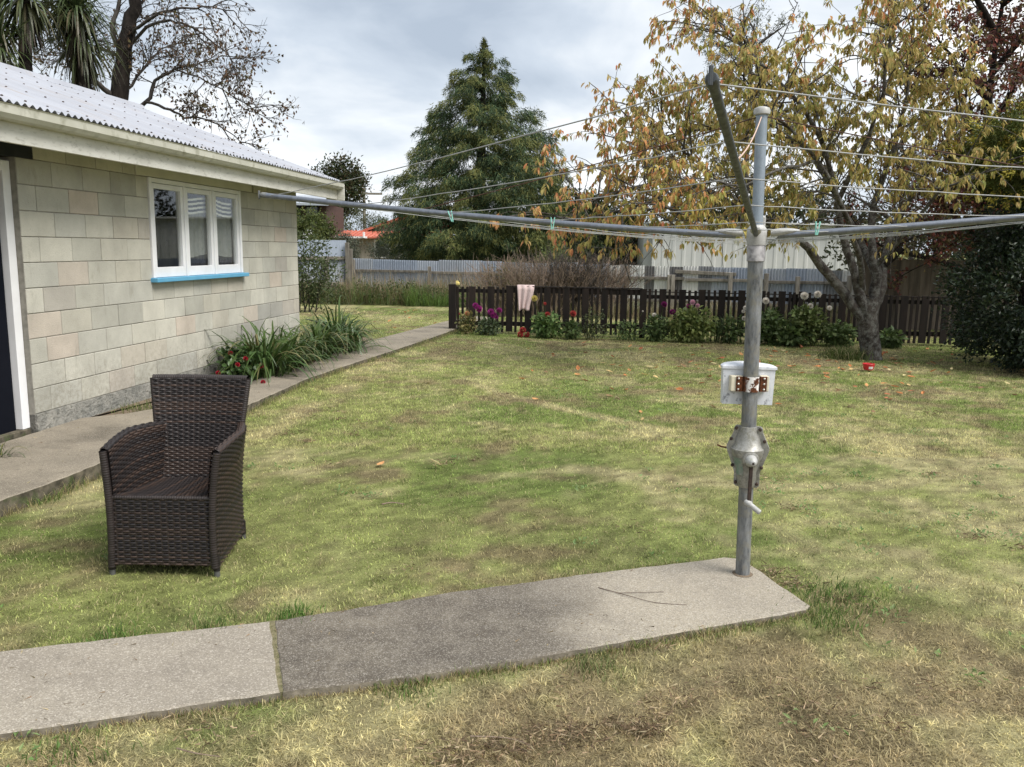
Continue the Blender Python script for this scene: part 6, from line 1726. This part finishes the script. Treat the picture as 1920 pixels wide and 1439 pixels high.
dahlia('upright narrow leaved plant left of the clothesline post', 3.58, 4.12, .50, DG, [(4.05, 14.57, .62, WHITE_F, .05), (4.04, 14.57, .44, WHITE_F, .05), (4.02, 14.57, .56, WHITE_F, .04)], .6, .09)
dahlia('white dahlia with tall dark leaves right of the clothesline post', 4.15, 4.78, .62, DG, [(4.39, 14.54, .75, WHITE_F, .075), (4.60, 14.5, .62, (.05, .05, .03), .05)], 1, .11)
dahlia('low dark leafy dahlia mound between two white flowered ones', 4.5, 5.1, .36, DG, [], 1.1, .12, .55)
dahlia('tall white dahlia just left of the cherry trunk', 4.78, 5.42, .74, [(.12, .16, .05), (.155, .195, .063), (.10, .135, .042)], [(5.03, 14.47, .85, WHITE_F, .085), (5.25, 14.44, .88, WHITE_F, .08), (5.14, 14.45, .68, WHITE_F, .06), (5.46, 14.42, .65, WHITE_F, .055)], 1.15, .10)
dahlia('leafy plant behind the cherry trunk foot', 5.35, 5.95, .42, [(.105, .155, .05), (.085, .125, .042)], [(5.95, 14.4, .82, YEL, .04)], 1, .11)
dahlia('low broad leaved plant right of the cherry trunk', 6.25, 6.75, .30, DG, [], 1, .12)
# iris blades in the border
t = thing('iris_clump', (3.72, 14.72, 0), 'upright iris blades in the flower border', 'plant')
k = 60; P = np.stack([rng.normal(3.72, .14, k), rng.normal(14.72, .05, k), np.zeros(k)], 1); D = rng.normal(0, .22, (k, 3)); D[:, 2] = 1
part_mesh('blades', strap_np(P, D, rng.uniform(.35, .62, k), .02, .4, palette([(.08, .11, .05), (.06, .09, .04)], k), 4), LEAF, t)
# spent blooms on the ground in front of the fence
for i, (fx, fy, fz, lb) in enumerate([(.18, 15.02, .13, 'coral dahlia bloom lying on top of two others below the towel'), (.13, 14.98, .055, 'coral dahlia bloom lying leftmost on the ground below the towel'), (.25, 14.98, .06, 'coral dahlia bloom lying rightmost on the ground below the towel')]):
    link('fallen_bloom', flower_mesh(CORAL), None, (fx, fy, fz), (.6 + i, .3 * i, i), .068, label=lb, cat='flower', group='coral blooms on the ground')
# red flowered plant against the garage
t = thing('red_flowered_plant', (-3.06, 9.28, .07), 'leafy plant with red flowers at the foot of the garage wall', 'plant')
n = 420; d = unit(rng.normal(size=(n, 3))); P = np.array([-3.06, 9.28, .26]) + d * rng.uniform(.35, 1, n)[:, None] * np.array([.26, .34, .24]); P = P[P[:, 2] > .08]; n = len(P)
part_mesh('foliage', leaf_inst(P, rng.normal(0, .6, (n, 3)) + [.2, -.3, 0], .075, .05, palette([(.045, .085, .025), (.06, .105, .03)], n), np.tile([.2, -.4, 1.], (n, 1)) + rng.normal(0, .4, (n, 3))), LEAF_GLOSS, t, 'stuff')
link('stem', tubes_mesh('stem', [(wander((-3.06 + rng.normal(0, .08), 9.28 + rng.normal(0, .1), .06), (rng.normal(0, .2), rng.normal(0, .2), 1), .36, 4, .1, 0), np.linspace(.006, .004, 5)) for _ in range(14)], STEM_GREEN, WO[t], 4), t)
for q in [(-3.22, 9.02, .20), (-3.20, 9.06, .12), (-3.12, 9.16, .40), (-2.99, 8.98, .30), (-2.92, 9.04, .36), (-3.0, 8.95, .11), (-2.80, 9.2, .26), (-2.74, 9.05, .10)]:
    fl_obj(t, q, RED, .033)

# ------------------------------------------------------------------ small loose things
rb = thing('red_tub', (4.906, 11.38, 0), 'small red plastic tub lying on the lawn near the cherry trunk', 'tub')
RED_PL = mat_noise('red_plastic', (.55, .02, .03), (.60, .03, .04), 20, .35, spec=.5)
mb = MB(); mb.lathe((4.906, 11.38, .008), (0, 0, 1), [(0, .055), (.004, .062), (.07, .078), (.085, .082), (.088, .080), (.086, .074), (.012, .058), (.010, .002)], 22); mb.build('tub', RED_PL, rb, smooth=True)
mb = MB()
V, F = [], []
for i in range(8):
    a = -1.9 + .8 * i / 7
    for z_, r_ in ((.026, .0685), (.062, .0775)): V.append((4.906 + r_ * math.cos(a), 11.38 + r_ * math.sin(a), z_))
F = [(2 * i, 2 * i + 2, 2 * i + 3, 2 * i + 1) for i in range(7)]; mb.add(V, F); mb.build('paper_label', PAINT_WHITE, rb)

# fallen leaves: each its own object
FLM = []
for cc in [(.52, .22, .09), (.58, .30, .13), (.42, .15, .08), (.58, .42, .20), (.28, .18, .10), (.64, .54, .30)]:
    for v_ in range(2):
        T = T_OV.copy(); T[:, 2] = .06 * (T[:, 0] - .5) ** 2 * 4 * rng.uniform(.5, 1.6) + np.abs(T[:, 1]) * rng.uniform(.05, .3); T[:, 1] *= .55
        FLM.append(mesh_np('fallen_leaf', T, [T_OVF], LEAF_DRY, np.tile(cc, (8, 1))))
FLN = ['bright orange leaf fallen on the lawn', 'light orange leaf fallen on the lawn', 'rust red leaf fallen on the lawn', 'golden tan leaf fallen on the lawn', 'dull brown leaf fallen on the lawn', 'pale straw leaf fallen on the lawn']
n = 0
while n < 270:
    r_ = rng.random()
    if r_ < .55: xx, yy = rng.normal(4.3, 1.9), rng.normal(12.1, 1.3)
    elif r_ < .85: xx, yy = rng.uniform(.2, 6.5), rng.uniform(9, 14.6)
    elif r_ < .93: xx, yy = rng.uniform(-4.2, -1.6), rng.uniform(16, 21.5)
    else: xx, yy = rng.uniform(-1.0, 4.5), rng.uniform(5.2, 10)
    if yy > 14.75 and xx > -1.2 or yy < 2.6 or in_poly(np.array([xx]), np.array([yy]), PATH)[0]: continue
    if yy < 14.75 and yy > 14.2: yy -= .5
    ki = int(rng.integers(len(FLM)))
    link('fallen_leaf', FLM[ki], None, (xx, yy, ground_h(np.array(xx), np.array(yy)) + .019), (rng.normal(0, .25), rng.normal(0, .25), rng.uniform(0, 6.28)), rng.uniform(.075, .12),
         label=FLN[ki // 2], cat='leaf', group='fallen ' + FLN[ki // 2].split(' leaf')[0] + ' leaves'); n += 1
# twigs on the slab and lawn
def twig(pts, r, label, colr=RUST_WIRE):
    mb = MB(); q = smooth_poly(pts, 4); mb.tube(q, np.linspace(r, r * .5, len(q)), 5); return mb.build('twig', colr, None, pts[0], label=label, cat='twig', group='twigs lying about')
tz = SLAB_Z + .003
tw_ = twig([(.42, 3.72, tz), (.55, 3.62, tz + .004), (.66, 3.56, tz), (.80, 3.54, tz)], .0018, 'thin reddish twig lying on the concrete slab')
mb = MB(); mb.tube([(.50, 3.66, tz), (.60, 3.66, tz + .004), (.72, 3.68, tz)], .0011, 5); mb.build('side_shoot', RUST_WIRE, tw_)
twig([(-1.05, 2.43, .012), (-.98, 2.40, .016), (-.90, 2.39, .012)], .003, 'short straw coloured twig at the front edge of the slab', STEM_DRY)
twig([(-.12, 2.52, .012), (.0, 2.50, .02), (.08, 2.47, .014)], .0028, 'straw coloured twig on the lawn in front of the dark slab', STEM_DRY)
twig([(-.80, 5.0, .012), (-.74, 5.02, .018), (-.66, 5.01, .012)], .006, 'curled brown bark piece on the lawn right of the chair', STEM_DRY)
